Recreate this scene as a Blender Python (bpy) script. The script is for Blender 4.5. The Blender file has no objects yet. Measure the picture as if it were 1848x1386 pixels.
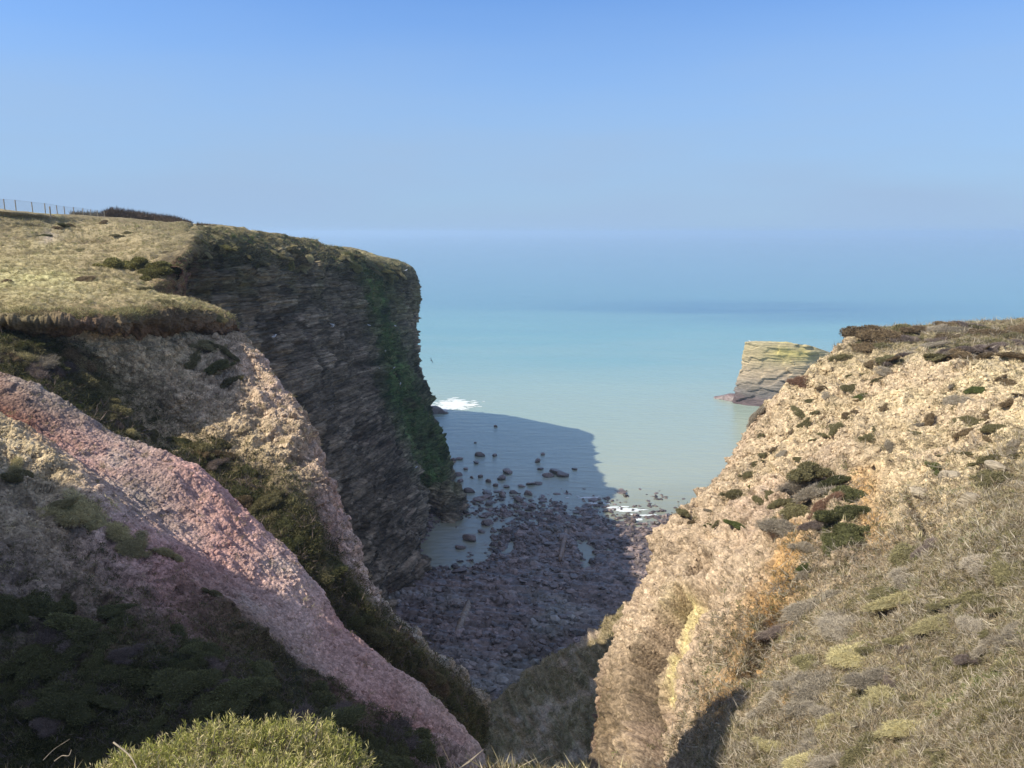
import bpy, math, random
import numpy as np

# ------------------------------------------------------------------ basics
random.seed(7)
RNG = np.random.default_rng(11)
scene = bpy.context.scene
COL = scene.collection
F = 1388.0                      # focal length in photo pixels (1848 wide)
PITCH = math.radians(11.2)
CP, SP = math.cos(PITCH), math.sin(PITCH)
SEA = -60.0
SUN_AZ = math.radians(104)       # left of the view direction
SUN_EL = math.radians(43.6)
SKY_GAIN = (.64, .98, 1.42, 1)
SKY_HAZE = (2.75, 3.95, 5.7, 1)


def W(px, py, D):
    """point of the landscape seen at a photo pixel, D metres ahead"""
    px, py, D = np.broadcast_arrays(np.asarray(px, float), np.asarray(py, float), np.asarray(D, float))
    cx = (px - 924) / F
    cy = (693 - py) / F
    y = CP + cy * SP
    z = -SP + cy * CP
    return np.stack([cx / y * D, D, z / y * D], -1)


def proj(P):
    x, y, z = P[..., 0], P[..., 1], P[..., 2]
    d = y * CP - z * SP
    u = y * SP + z * CP
    d = np.where(np.abs(d) < 1e-6, 1e-6, d)
    return 924 + F * x / d, 693 - F * u / d, d


def srgb(r, g, b):
    f = lambda c: (c / 255 / 12.92) if c / 255 <= .04045 else ((c / 255 + .055) / 1.055) ** 2.4
    return (f(r), f(g), f(b))


# ------------------------------------------------------------------ noise
def _h(ix, iy, iz, s):
    h = (ix * 374761393 + iy * 668265263 + iz * 2147483647 % 4294967296 + iz * 1274126177 + s * 974634777) & 0xFFFFFFFF
    h = ((h ^ (h >> 13)) * 1274126177) & 0xFFFFFFFF
    h = ((h ^ (h >> 16)) * 2246822519) & 0xFFFFFFFF
    return (h ^ (h >> 15)) & 0xFFFFFFFF


def vnoise(P, seed=0):
    """gradient-like value noise, about -1..1"""
    out = np.empty(len(P), np.float32)
    for a in range(0, len(P), 400000):
        p = P[a:a + 400000]
        i = np.floor(p).astype(np.int64)
        f = (p - i).astype(np.float32)
        w = f * f * f * (f * (f * 6 - 15) + 10)
        r = 0
        for dx in (0, 1):
            for dy in (0, 1):
                for dz in (0, 1):
                    h = _h(i[:, 0] + dx, i[:, 1] + dy, i[:, 2] + dz, seed)
                    gx = ((h & 255).astype(np.float32) / 127.5 - 1)
                    gy = (((h >> 8) & 255).astype(np.float32) / 127.5 - 1)
                    gz = (((h >> 16) & 255).astype(np.float32) / 127.5 - 1)
                    v = gx * (f[:, 0] - dx) + gy * (f[:, 1] - dy) + gz * (f[:, 2] - dz)
                    r = r + v * (w[:, 0] if dx else 1 - w[:, 0]) * (w[:, 1] if dy else 1 - w[:, 1]) * (w[:, 2] if dz else 1 - w[:, 2])
        out[a:a + 400000] = r * 1.5
    return out


def fbm(P, freq=1., octv=4, gain=.5, lac=2.03, seed=0, ridged=False):
    P = np.asarray(P, float) * freq
    a, s, t = 1., 0., 0.
    for k in range(octv):
        n = vnoise(P, seed + k * 17)
        if ridged:
            n = 1 - 2 * np.abs(n)
        s = s + a * n
        t += a
        a *= gain
        P = P * lac + 3.7
    return s / t


def worley(P, freq=1., seed=0):
    """distances to nearest / second nearest feature point and the id of the nearest"""
    P = np.asarray(P, float) * freq
    n = len(P)
    F1 = np.empty(n, np.float32); F2 = np.empty(n, np.float32); ID = np.empty(n, np.float32)
    for a in range(0, n, 300000):
        p = P[a:a + 300000]
        i = np.floor(p).astype(np.int64)
        f = (p - i).astype(np.float32)
        d1 = np.full(len(p), 9., np.float32); d2 = d1.copy(); idn = np.zeros(len(p), np.float32)
        for dx in (-1, 0, 1):
            for dy in (-1, 0, 1):
                for dz in (-1, 0, 1):
                    h = _h(i[:, 0] + dx, i[:, 1] + dy, i[:, 2] + dz, seed)
                    d = ((dx + (h & 1023) / 1023. - f[:, 0]) ** 2 + (dy + ((h >> 10) & 1023) / 1023. - f[:, 1]) ** 2
                         + (dz + ((h >> 20) & 1023) / 1023. - f[:, 2]) ** 2).astype(np.float32)
                    m = d < d1
                    d2 = np.where(m, d1, np.minimum(d2, d))
                    idn = np.where(m, ((h >> 7) & 255) / 255., idn).astype(np.float32)
                    d1 = np.where(m, d, d1)
        F1[a:a + 300000] = np.sqrt(d1); F2[a:a + 300000] = np.sqrt(d2); ID[a:a + 300000] = idn
    return F1, F2, ID


def sstep(a, b, x):
    t = np.clip((x - a) / (b - a), 0, 1)
    return t * t * (3 - 2 * t)


# ------------------------------------------------------------------ objects
def tag(o, label=None, cat=None, group=None, kind=None):
    if label: o['label'] = label
    if cat: o['category'] = cat
    if group: o['group'] = group
    if kind: o['kind'] = kind
    return o


def mesh_np(name, verts, faces, mat, col=None, smooth=True, parent=None):
    """faces: (n,3) or (n,4) int array"""
    verts = np.ascontiguousarray(verts, np.float32)
    faces = np.ascontiguousarray(faces, np.int32)
    k = faces.shape[1]
    me = bpy.data.meshes.new(name)
    me.vertices.add(len(verts)); me.vertices.foreach_set('co', verts.ravel())
    me.loops.add(faces.size); me.loops.foreach_set('vertex_index', faces.ravel())
    me.polygons.add(len(faces))
    me.polygons.foreach_set('loop_start', np.arange(0, faces.size, k, dtype=np.int32))
    me.update(calc_edges=True)
    me.polygons.foreach_set('use_smooth', np.full(len(faces), smooth))
    if col is not None:
        at = me.attributes.new('Col', 'FLOAT_COLOR', 'POINT')
        c = np.ones((len(verts), 4), np.float32); c[:, :3] = col
        at.data.foreach_set('color', c.ravel())
    me.materials.append(mat)
    o = bpy.data.objects.new(name, me)
    COL.objects.link(o)
    if parent: o.parent = parent
    return o


def grid_faces(nu, nv):
    i = np.arange((nu - 1) * (nv - 1))
    a = (i // (nv - 1)) * nv + i % (nv - 1)
    return np.stack([a, a + 1, a + nv + 1, a + nv], 1)


def cr(arr, n, axis=0):
    """Catmull-Rom refinement, n samples per segment"""
    arr = np.moveaxis(np.asarray(arr, float), axis, 0)
    m = len(arr)
    t = np.linspace(0, m - 1, (m - 1) * n + 1)
    i = np.minimum(t.astype(int), m - 2)
    f = (t - i).reshape((-1,) + (1,) * (arr.ndim - 1))
    g = lambda k: arr[np.clip(k, 0, m - 1)]
    p0, p1, p2, p3 = g(i - 1), g(i), g(i + 1), g(i + 2)
    m1, m2 = .42 * (p2 - p0), .42 * (p3 - p1)
    r = (2 * f ** 3 - 3 * f ** 2 + 1) * p1 + (f ** 3 - 2 * f ** 2 + f) * m1 + (-2 * f ** 3 + 3 * f ** 2) * p2 + (f ** 3 - f ** 2) * m2
    return np.moveaxis(r, 0, axis)


def bil(grid, u, v):
    """bilinear lookup of a control grid at fractional indices"""
    g = np.asarray(grid, float)
    u = np.clip(u, 0, g.shape[0] - 1.001); v = np.clip(v, 0, g.shape[1] - 1.001)
    i, j = u.astype(int), v.astype(int)
    a, b = u - i, v - j
    if g.ndim == 3: a, b = a[:, None], b[:, None]
    return g[i, j] * (1 - a) * (1 - b) + g[i + 1, j] * a * (1 - b) + g[i, j + 1] * (1 - a) * b + g[i + 1, j + 1] * a * b


class Patch:
    def __init__(s, ctrl, nu, nv):
        g = np.asarray(ctrl, float)
        s.P = cr(cr(g, nu, 0), nv, 1)
        s.nu, s.nv = s.P.shape[:2]
        uu, vv = np.meshgrid(np.linspace(0, g.shape[0] - 1, s.nu), np.linspace(0, g.shape[1] - 1, s.nv), indexing='ij')
        s.u, s.v = uu.ravel(), vv.ravel()
        s.V = s.P.reshape(-1, 3).copy()
        s.N = s.normals()

    def normals(s):
        P = s.V.reshape(s.nu, s.nv, 3)
        n = np.cross(np.gradient(P, axis=0), np.gradient(P, axis=1)).reshape(-1, 3)
        n /= np.linalg.norm(n, axis=1)[:, None] + 1e-9
        return n

    def orient(s, toward=None):
        """make the normals face the camera side"""
        c = -s.V
        if np.mean(np.sum(s.N * c, 1) > 0) < .5:
            s.N = -s.N; s.flip = True
        else:
            s.flip = False

    def disp(s, h):
        s.V = s.V + s.N * np.asarray(h)[:, None]

    def done(s, name, mat, col):
        f = grid_faces(s.nu, s.nv)
        if s.flip: f = f[:, ::-1]
        s.faces = f
        s.N = s.normals() * (-1 if s.flip else 1)
        s.px, s.py, s.d = proj(s.V)
        s.col = col
        PATCHES.append(s)
        o = mesh_np(name, s.V, f, mat, col)
        s.ob = o
        return o


PATCHES = []


def snap(px, py, only=None, r=5.):
    """the point of the ground that is seen at a photo pixel"""
    best = None
    for s in (only or PATCHES):
        m = (np.abs(s.px - px) < r) & (np.abs(s.py - py) < r) & (s.d > .5)
        k = np.nonzero(m)[0]
        if len(k):
            j = k[np.argmin(s.d[k])]
            # among the nearest layer take the pixel-closest
            kk = k[s.d[k] < s.d[j] * 1.03]
            j = kk[np.argmin((s.px[kk] - px) ** 2 + (s.py[kk] - py) ** 2)]
            if best is None or s.d[j] < best[2]:
                best = (s.V[j], s.N[j], s.d[j])
    return best


# ------------------------------------------------------------------ materials
def new_mat(name):
    m = bpy.data.materials.new(name); m.use_nodes = True
    nt = m.node_tree; nt.nodes.clear()
    out = nt.nodes.new('ShaderNodeOutputMaterial')
    b = nt.nodes.new('ShaderNodeBsdfPrincipled')
    nt.links.new(b.outputs[0], out.inputs[0])
    b.inputs['Roughness'].default_value = .9
    b.inputs['Specular IOR Level'].default_value = .15
    return m, nt, b


def nd(nt, typ, **kw):
    n = nt.nodes.new(typ)
    for k, v in kw.items():
        if k in n.inputs.keys(): n.inputs[k].default_value = v
        else: setattr(n, k, v)
    return n


def ground_mat(name, scale=6., contrast=.5, bump=.6, bdist=.08, vor=0., spec=.12, rough=.92, stretch=(1, 1, 1), wet=0):
    """colour from the regional colour attribute, broken by two noises; stones by voronoi"""
    m, nt, b = new_mat(name)
    L = nt.links.new
    at = nd(nt, 'ShaderNodeAttribute', attribute_name='Col')
    geo = nd(nt, 'ShaderNodeNewGeometry')
    mp = nd(nt, 'ShaderNodeMapping'); mp.inputs['Scale'].default_value = stretch
    L(geo.outputs['Position'], mp.inputs['Vector'])
    n1 = nd(nt, 'ShaderNodeTexNoise', Scale=scale, Detail=6., Roughness=.65)
    n2 = nd(nt, 'ShaderNodeTexNoise', Scale=scale * .17, Detail=4., Roughness=.6)
    for n in (n1, n2): L(mp.outputs[0], n.inputs['Vector'])
    mr = nd(nt, 'ShaderNodeMapRange'); L(n1.outputs['Fac'], mr.inputs[0])
    mr.inputs[1].default_value = .3; mr.inputs[2].default_value = .7
    mr.inputs[3].default_value = 1 - contrast; mr.inputs[4].default_value = 1 + contrast
    mr2 = nd(nt, 'ShaderNodeMapRange'); L(n2.outputs['Fac'], mr2.inputs[0])
    mr2.inputs[1].default_value = .3; mr2.inputs[2].default_value = .7
    mr2.inputs[3].default_value = 1 - contrast * .5; mr2.inputs[4].default_value = 1 + contrast * .5
    mu = nd(nt, 'ShaderNodeMath', operation='MULTIPLY'); L(mr.outputs[0], mu.inputs[0]); L(mr2.outputs[0], mu.inputs[1])
    last = mu.outputs[0]
    height = n1.outputs['Fac']
    if vor:
        v = nd(nt, 'ShaderNodeTexVoronoi', Scale=vor, Randomness=1.); L(mp.outputs[0], v.inputs['Vector'])
        sep = nd(nt, 'ShaderNodeSeparateColor'); L(v.outputs['Color'], sep.inputs[0])
        mv = nd(nt, 'ShaderNodeMapRange'); L(sep.outputs[0], mv.inputs[0])
        mv.inputs[3].default_value = .72; mv.inputs[4].default_value = 1.28
        m2 = nd(nt, 'ShaderNodeMath', operation='MULTIPLY'); L(last, m2.inputs[0]); L(mv.outputs[0], m2.inputs[1]); last = m2.outputs[0]
        sub = nd(nt, 'ShaderNodeMath', operation='SUBTRACT'); L(n1.outputs['Fac'], sub.inputs[0]); L(v.outputs['Distance'], sub.inputs[1])
        height = sub.outputs[0]
    mx = nd(nt, 'ShaderNodeMix', data_type='RGBA', blend_type='MULTIPLY'); mx.inputs[0].default_value = 1
    L(at.outputs['Color'], mx.inputs[6]); L(last, mx.inputs[7])
    L(mx.outputs[2], b.inputs['Base Color'])
    bp = nd(nt, 'ShaderNodeBump', Strength=bump, Distance=bdist); L(height, bp.inputs['Height']); L(bp.outputs[0], b.inputs['Normal'])
    b.inputs['Roughness'].default_value = rough; b.inputs['Specular IOR Level'].default_value = spec
    return m


def leaf_mat(name, tint=(1, 1, 1), rand=.25, trans=.25):
    m, nt, b = new_mat(name)
    L = nt.links.new
    at = nd(nt, 'ShaderNodeAttribute', attribute_name='Col')
    oi = nd(nt, 'ShaderNodeObjectInfo')
    mr = nd(nt, 'ShaderNodeMapRange'); L(oi.outputs['Random'], mr.inputs[0]); mr.inputs[3].default_value = 1 - rand; mr.inputs[4].default_value = 1 + rand
    mx = nd(nt, 'ShaderNodeMix', data_type='RGBA', blend_type='MULTIPLY'); mx.inputs[0].default_value = 1
    L(at.outputs['Color'], mx.inputs[6]); mx.inputs[7].default_value = (*tint, 1)
    m2 = nd(nt, 'ShaderNodeMix', data_type='RGBA', blend_type='MULTIPLY'); m2.inputs[0].default_value = 1
    L(mx.outputs[2], m2.inputs[6]); L(mr.outputs[0], m2.inputs[7])
    L(m2.outputs[2], b.inputs['Base Color'])
    b.inputs['Roughness'].default_value = .8
    if trans:
        tr = nd(nt, 'ShaderNodeBsdfTranslucent'); L(m2.outputs[2], tr.inputs[0])
        ms = nd(nt, 'ShaderNodeMixShader'); ms.inputs[0].default_value = trans
        L(b.outputs[0], ms.inputs[1]); L(tr.outputs[0], ms.inputs[2])
        L(ms.outputs[0], nt.nodes['Material Output'].inputs[0])
    return m


def plain_mat(name, color, rough=.85, var=.3, scale=8., bump=.3):
    m, nt, b = new_mat(name)
    L = nt.links.new
    tc = nd(nt, 'ShaderNodeNewGeometry')
    n = nd(nt, 'ShaderNodeTexNoise', Scale=scale, Detail=5.); L(tc.outputs['Position'], n.inputs['Vector'])
    mr = nd(nt, 'ShaderNodeMapRange'); L(n.outputs['Fac'], mr.inputs[0]); mr.inputs[1].default_value = .3; mr.inputs[2].default_value = .7
    mr.inputs[3].default_value = 1 - var; mr.inputs[4].default_value = 1 + var
    mx = nd(nt, 'ShaderNodeMix', data_type='RGBA', blend_type='MULTIPLY'); mx.inputs[0].default_value = 1
    mx.inputs[6].default_value = (*color, 1); L(mr.outputs[0], mx.inputs[7]); L(mx.outputs[2], b.inputs['Base Color'])
    bp = nd(nt, 'ShaderNodeBump', Strength=bump, Distance=.05); L(n.outputs['Fac'], bp.inputs['Height']); L(bp.outputs[0], b.inputs['Normal'])
    b.inputs['Roughness'].default_value = rough
    return m


# regional earth, rock and heath colours
PAL = dict(
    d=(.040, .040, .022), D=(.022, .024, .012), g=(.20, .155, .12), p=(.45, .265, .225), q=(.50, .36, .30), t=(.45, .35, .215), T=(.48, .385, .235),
    r=(.17, .065, .040), w=(.46, .42, .35), o=(.46, .27, .10), v=(.095, .085, .040), s=(.40, .335, .18), y=(.50, .45, .23),
    b=(.12, .085, .05), k=(.33, .255, .175), K=(.215, .165, .115), G=(.045, .075, .022), m=(.085, .10, .035), u=(.20, .15, .14), n=(.37, .28, .19),
    e=(.36, .29, .165), h=(.22, .18, .10), l=(.27, .225, .19))


def colgrid(rows):
    return np.array([[PAL[c] for c in r] for r in rows])


def numgrid(rows):
    return np.array([[int(c) / 9. for c in r] for r in rows])


def warped(p, amp=.35, freq=.25, seed=5):
    return p.u + amp * fbm(p.V, freq, 4, .6, seed=seed), p.v + amp * fbm(p.V, freq, 4, .6, seed=seed + 50)


M_scree = ground_mat('scree', 11., .32, .9, .06, vor=7.5)
M_rscree = ground_mat('sunlit_scree', 8., .30, .8, .05, vor=5.0)
M_turf = ground_mat('turf', 5., .42, .8, .12, stretch=(1, 1.6, 2))
M_cliff = ground_mat('cliff_rock', 1.5, .5, 1., .6, stretch=(.8, .6, 1.7), vor=.8)
M_beach = ground_mat('beach_rock', 1.2, .45, .9, .25, vor=.9, spec=.55, rough=.38)
M_heath = ground_mat('heath_floor', 10., .5, .8, .08)

# ------------------------------------------------------------------ terrain: the near slopes on the left
L = [
 # gully floor below the viewer
 [(-500,1500,16),(-250,1500,16.5),(-100,1500,17),(50,1500,17.5),(180,1500,18),(320,1500,18.3),(460,1510,18.6),(600,1530,19),(730,1560,19.5),(850,1620,20.5),(870,1800,22)],
 [(-400,1250,20),(-200,1260,20.5),(-50,1280,21),(80,1290,21.3),(220,1310,21.3),(360,1330,21.3),(500,1350,21.5),(630,1390,22),(740,1440,23),(850,1500,24.5),(870,1700,25)],
 [(-380,980,24.5),(-180,1000,25),(-20,1020,25.5),(90,1070,25.5),(205,1120,24.8),(325,1190,24),(455,1250,24),(585,1310,24.5),(712,1380,25.3),(845,1440,26.5),(870,1600,27)],
 # crest of the pink spur
 [(-350,650,36),(-150,705,35.5),(0,765,35),(110,835,34),(205,935,32),(300,1030,30.5),(415,1125,29.3),(555,1215,28.6),(700,1305,28.2),(845,1395,28.6),(862,1520,29)],
 [(-320,630,39),(-130,680,38.5),(40,735,38),(165,800,37),(285,890,35.6),(400,985,34.2),(505,1075,33),(605,1165,32),(725,1265,31.3),(846,1375,31),(862,1470,31)],
 [(-300,600,43),(-120,650,42),(60,712,41.5),(215,795,40.6),(345,850,39.8),(450,940,38.4),(555,1045,37.),(618,1135,35.6),(735,1235,34.4),(845,1350,33.4),(858,1430,33)],
 # shrub gully behind it
 [(-300,598,46.5),(-120,642,45.5),(40,705,45),(190,800,44.5),(335,885,44),(450,985,43),(560,1090,42),(640,1185,41),(745,1285,40.2),(852,1395,39.5),(866,1480,39)],
 [(-300,585,50),(-120,600,50),(40,614,51),(180,690,52),(290,785,52),(400,850,50),(530,915,48),(600,1015,46.5),(725,1150,45.2),(845,1292,44),(866,1390,43.5)],
 # tan scree
 [(-300,575,51.5),(-120,590,51.8),(120,604,52.8),(250,660,54.6),(375,740,54.5),(470,790,53.2),(540,855,51.4),(598,975,49.8),(704,1118,48.2),(854,1272,46.6),(867,1370,46)],
 [(-300,570,52.5),(-100,588,53),(200,602,55.5),(340,606,61),(430,616,64.5),(498,690,60.5),(556,782,57),(598,925,53.5),(682,1095,51),(854,1260,48.4),(867,1345,47.5)],
 [(-300,640,57),(-100,660,58),(200,700,61),(330,720,66),(420,760,70),(480,850,67),(530,950,64),(575,1090,60),(660,1230,57),(830,1390,53),(850,1460,52)],
]
ctrl = np.array([[W(*c) for c in row] for row in L])
lp = Patch(ctrl, 76, 84); lp.orient()
uu, vv = warped(lp, .46, .26)
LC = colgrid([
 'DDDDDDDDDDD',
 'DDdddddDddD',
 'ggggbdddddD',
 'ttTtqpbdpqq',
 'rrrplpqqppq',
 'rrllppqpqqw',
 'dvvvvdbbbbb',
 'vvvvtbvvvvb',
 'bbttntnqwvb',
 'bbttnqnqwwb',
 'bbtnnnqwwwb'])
LV = numgrid([
 '99999999999',
 '99999999999',
 '32234688876',
 '01001025600',
 '00000000000',
 '10000000000',
 '89999999999',
 '99976889999',
 '42000123468',
 '20000000136',
 '00000000555'])
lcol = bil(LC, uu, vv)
lp.veg = np.clip(bil(LV, uu, vv) + .25 * fbm(lp.V, .5, 4, seed=70), 0, 1)
stony = 1 - sstep(.3, .6, lp.veg)
w1, w2, wid = worley(lp.V, 2.6, 3)
wa, wb, wid2 = worley(lp.V, 5.5, 4)
pinkz = sstep(2.9, 3.35, uu) * (1 - sstep(5., 5.6, uu))
rougher = 1 - .62 * pinkz
gul = fbm(np.stack([lp.v * 1.0, lp.u * 5., lp.u * 0], 1), 1., 3, seed=21)     # rills down the fall line
h = 1.0 * fbm(lp.V, .13, 3, seed=1) * .7 + .42 * fbm(lp.V, .6, 4, .55, seed=2) * rougher + (.10 + .34 * sstep(6.9, 7.8, lp.u)) * gul + .16 * sstep(2.6, 3.1, lp.u) * (1 - sstep(3.3, 3.8, lp.u)) * fbm(lp.V, 1.1, 4, .6, seed=22)
h = h + stony * rougher * (.13 * (.55 - w1) + .08 * (.5 - wa)) + stony * pinkz * .05 * (.5 - wa)
h = h + (1 - stony) * .28 * fbm(lp.V, 1.6, 3, seed=6)
# lumpy eroded ribs on the tan face
tanz = sstep(7.6, 8.2, uu)
h = h - .9 * np.exp(-((lp.u - 4) / .5) ** 2) + .45 * np.exp(-((lp.u - 3.02) / .2) ** 2) + .3 * np.exp(-((lp.u - 5.) / .2) ** 2)
h = h + pinkz * (.22 * gul + .10 * fbm(np.stack([lp.v * 2., lp.u * 14., lp.u * 0], 1), 1., 4, .6, seed=23, ridged=True))
_, lf2, lcid = worley(lp.V * np.array([1, 1, 1.4]), .7, 183)
h = h + stony * (1 - .7 * pinkz) * .38 * vnoise(lp.V * .8 + lcid[:, None] * 41., 184)
h = h + tanz * .55 * fbm(lp.V * np.array([1, 1, .35]), .45, 3, seed=9, ridged=True)
lp.disp(h)
lcol = lcol * (1 + .5 * (wid - .5) * stony * (1 - .85 * pinkz))[:, None] * (1 + .35 * (wid2 - .5) * stony * (1 - .6 * pinkz))[:, None]
lcol = lcol * (1 + .28 * fbm(lp.V, .35, 4, seed=31))[:, None]
streak = fbm(np.stack([lp.v * .9, lp.u * 7., lp.u * 0], 1), 1., 4, .6, seed=33)
lcol = lcol * (1 + .30 * streak * pinkz)[:, None]
pale = (sstep(.1, .45, fbm(lp.V, .33, 4, seed=35)) * pinkz * .6)[:, None]
lcol = lcol * (1 - pale) + pale * np.array([.40, .33, .28])
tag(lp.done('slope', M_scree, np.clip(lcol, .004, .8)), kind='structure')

# ------------------------------------------------------------------ terrain: the hillside, out of view, shaped to shade hollow and right cliff
hx = np.array([-24, -27, -30, -34, -38, -45, -60, -80.]); hy = np.array([-22, -12, -4, 4, 10, 15, 19, 21.5, 23.5, 25.5, 27.5, 30, 34, 40.])
ht = np.array([19, 21, 22, 22.5, 23, 24.5, 26, 26, 22, 13, -3, -7, -9, -10.])
rise = np.array([0, .25, .6, .9, 1., 1.04, 1.1, 1.1])
ht[10:12] = (0, -6)
hp = Patch(np.array([[(x, y, -13 + .28 * max(0, 20 - y) + (t + 13 - .28 * max(0, 20 - y)) * r) for x, r in zip(hx, rise)] for y, t in zip(hy, ht)]), 22, 26); hp.orient()
hp.disp(.6 * fbm(hp.V, .15, 4, seed=115) + .25 * fbm(hp.V, .9, 3, seed=116))
hp.veg = np.ones(len(hp.V))
hcol = np.array([.14, .115, .06]) * (1 + .6 * fbm(hp.V, .6, 4, seed=117))[:, None]
tag(hp.done('shading_hillside', M_turf, np.clip(hcol, .004, .5)), kind='structure')

# ------------------------------------------------------------------ terrain: turf plateau on the left
Pp = [
 [(-350,600,52),(-100,606,54),(60,606,54.8),(150,614,56),(230,614,58),(310,606,61.5),(380,608,65),(425,614,66.5),(440,622,67.5)],
 [(-350,584,50),(-100,586,51),(60,586,51.5),(150,590,52.5),(230,600,54.5),(310,590,58),(380,590,62),(415,595,64),(434,604,65.5)],
 [(-350,562,49.6),(-100,570,50.6),(60,574,51.1),(150,576,52.2),(230,572,54.2),(310,562,58.2),(370,560,62),(405,572,64),(429,590,65.6)],
 [(-400,524,55),(-120,536,56),(50,541,56),(140,546,57),(220,546,58.5),(280,541,61),(320,540,64.5),(355,546,66.5),(390,566,67)],
 [(-450,492,64),(-150,502,65),(30,506,66),(100,506,66),(160,506,66.5),(205,509,67),(235,514,67.5),(255,522,68),(268,534,68)],
 [(-450,462,70),(-150,472,71),(20,476,72),(90,479,72),(150,481,72),(200,484,72.5),(240,486,73),(285,493,73),(318,502,73)],
 [(-450,425,80),(-150,435,81),(10,440,82),(80,443,82),(150,446,83),(210,441,84),(260,436,84),(310,441,84),(338,446,84)],
 [(-450,372,90),(-150,382,90),(0,393,90),(70,399,92),(140,406,96),(200,403,100),(250,403,104),(300,407,106),(345,415,104)],
 [(-450,354,96),(-150,367,96),(0,379,95),(70,385,98),(130,389,104),(190,393,112),(250,397,118),(300,403,120),(350,409,120)],
 [(-450,380,150),(-150,390,150),(0,400,150),(70,405,155),(130,408,160),(190,412,165),(250,415,170),(300,418,170),(350,421,170)],
]
for k, row in enumerate(Pp):
    x_, y_, d_ = row[-1]
    row.append((x_ + (4 if k > 3 else 14), y_ + (75 if k > 3 else 110), d_ + (.8 if k > 3 else 3.)))
ctrl = np.array([[W(*c) for c in row] for row in Pp])
tp = Patch(ctrl, 60, 72); tp.orient()
uu, vv = warped(tp, .25, .12, 8)
PAL['z'] = (.23, .15, .095)
TC = colgrid(['zzzzzzzzzz', 'zzbzzbzzzz', 'bhhzhbhhbb', 'esseessehb', 'ssyysseehr', 'sesseeeerr', 'eeeseeehhr', 'hehheehhvv', 'ehehhhhhhh', 'hhhhhhhhhh'])
tcol = bil(TC, uu, vv)
an = tp.V * np.array([.35, 1.0, 1.0])
tuss = fbm(an, .9, 4, .6, seed=41)
flat = sstep(1.9, 2.3, tp.u)
h = .35 * fbm(tp.V, .12, 3, seed=42) + (1 - flat) * .9 * fbm(tp.V, .3, 3, seed=46) + flat * (sstep(8.3, 6.5, tp.u) * .55 + .08) * (1.0 * tuss + .5 * np.abs(fbm(an, 1.7, 3, seed=43)))
w1, _, wid = worley(tp.V, 1.4, 44)
h = h + (1 - flat) * (.75 * fbm(tp.V, .7, 5, .65, seed=45, ridged=True) + .3 * (.5 - w1) - .25)
# path hollow worn in the turf near the skyline
q = np.abs(tp.px - 0) if hasattr(tp, 'px') else None
ppx, ppy, _ = proj(tp.V)
tp.disp(h)
low = sstep(.05, -.35, tuss)[:, None] * flat[:, None]
tcol = tcol * (1 - .45 * low) + .45 * low * np.array([.24, .195, .10])
patch = sstep(.12, .4, fbm(tp.V * np.array([.5, 1, 1]), .16, 4, .6, seed=47))[:, None] * flat[:, None]
tcol = tcol * (1 - .7 * patch) + .7 * patch * np.array([.22, .165, .10])
brn = sstep(.0, .35, fbm(tp.V * np.array([.35, 1, 1]), .45, 4, .65, seed=49))[:, None] * flat[:, None]
tcol = tcol * (1 - .55 * brn) + .55 * brn * np.array([.20, .155, .085])
grn = sstep(.2, .5, fbm(tp.V * np.array([.5, 1, 1]), .11, 3, seed=48))[:, None] * flat[:, None]
tcol = tcol * (1 - .5 * grn) + .5 * grn * np.array([.46, .46, .18])
# bare sandy scar of the path
scar = np.exp(-(((ppx - (95 + (415 - ppy) * .55)) / 15) ** 2 + ((ppy - 430) / 11) ** 2))[:, None]
tcol = tcol * (1 - scar) + scar * np.array([.42, .34, .24])
ledge = np.exp(-((ppy - (410 - ppx * .04)) / 1.6) ** 2) * sstep(85, 60, ppx)
tcol = tcol * (1 - .8 * ledge[:, None])
tp.veg = flat * .8
tag(tp.done('turf', M_turf, np.clip(tcol, .004, .8)), kind='structure')

E_ = [[(240,506,79),(275,497,79),(305,492,79),(345,492,79)], [(250,512,77),(280,506,77),(305,502,77),(338,505,77)], [(252,530,75.5),(280,527,75.5),(305,527,75.5),(336,535,75.5)], [(255,600,73),(285,600,73),(310,610,73),(345,640,73)]]
ep = Patch(np.array([[W(*c) for c in r] for r in E_]), 30, 30); ep.orient()
ep.disp(.35 * fbm(ep.V, .5, 4, .6, seed=131) + .1 * fbm(ep.V, 2, 3, seed=132))
ep.veg = np.zeros(len(ep.V))
tag(ep.done('earth_scar', M_scree, np.array((.25, .135, .085)) * (1 + .4 * fbm(ep.V, .8, 4, seed=133))[:, None]), kind='structure')

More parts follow.
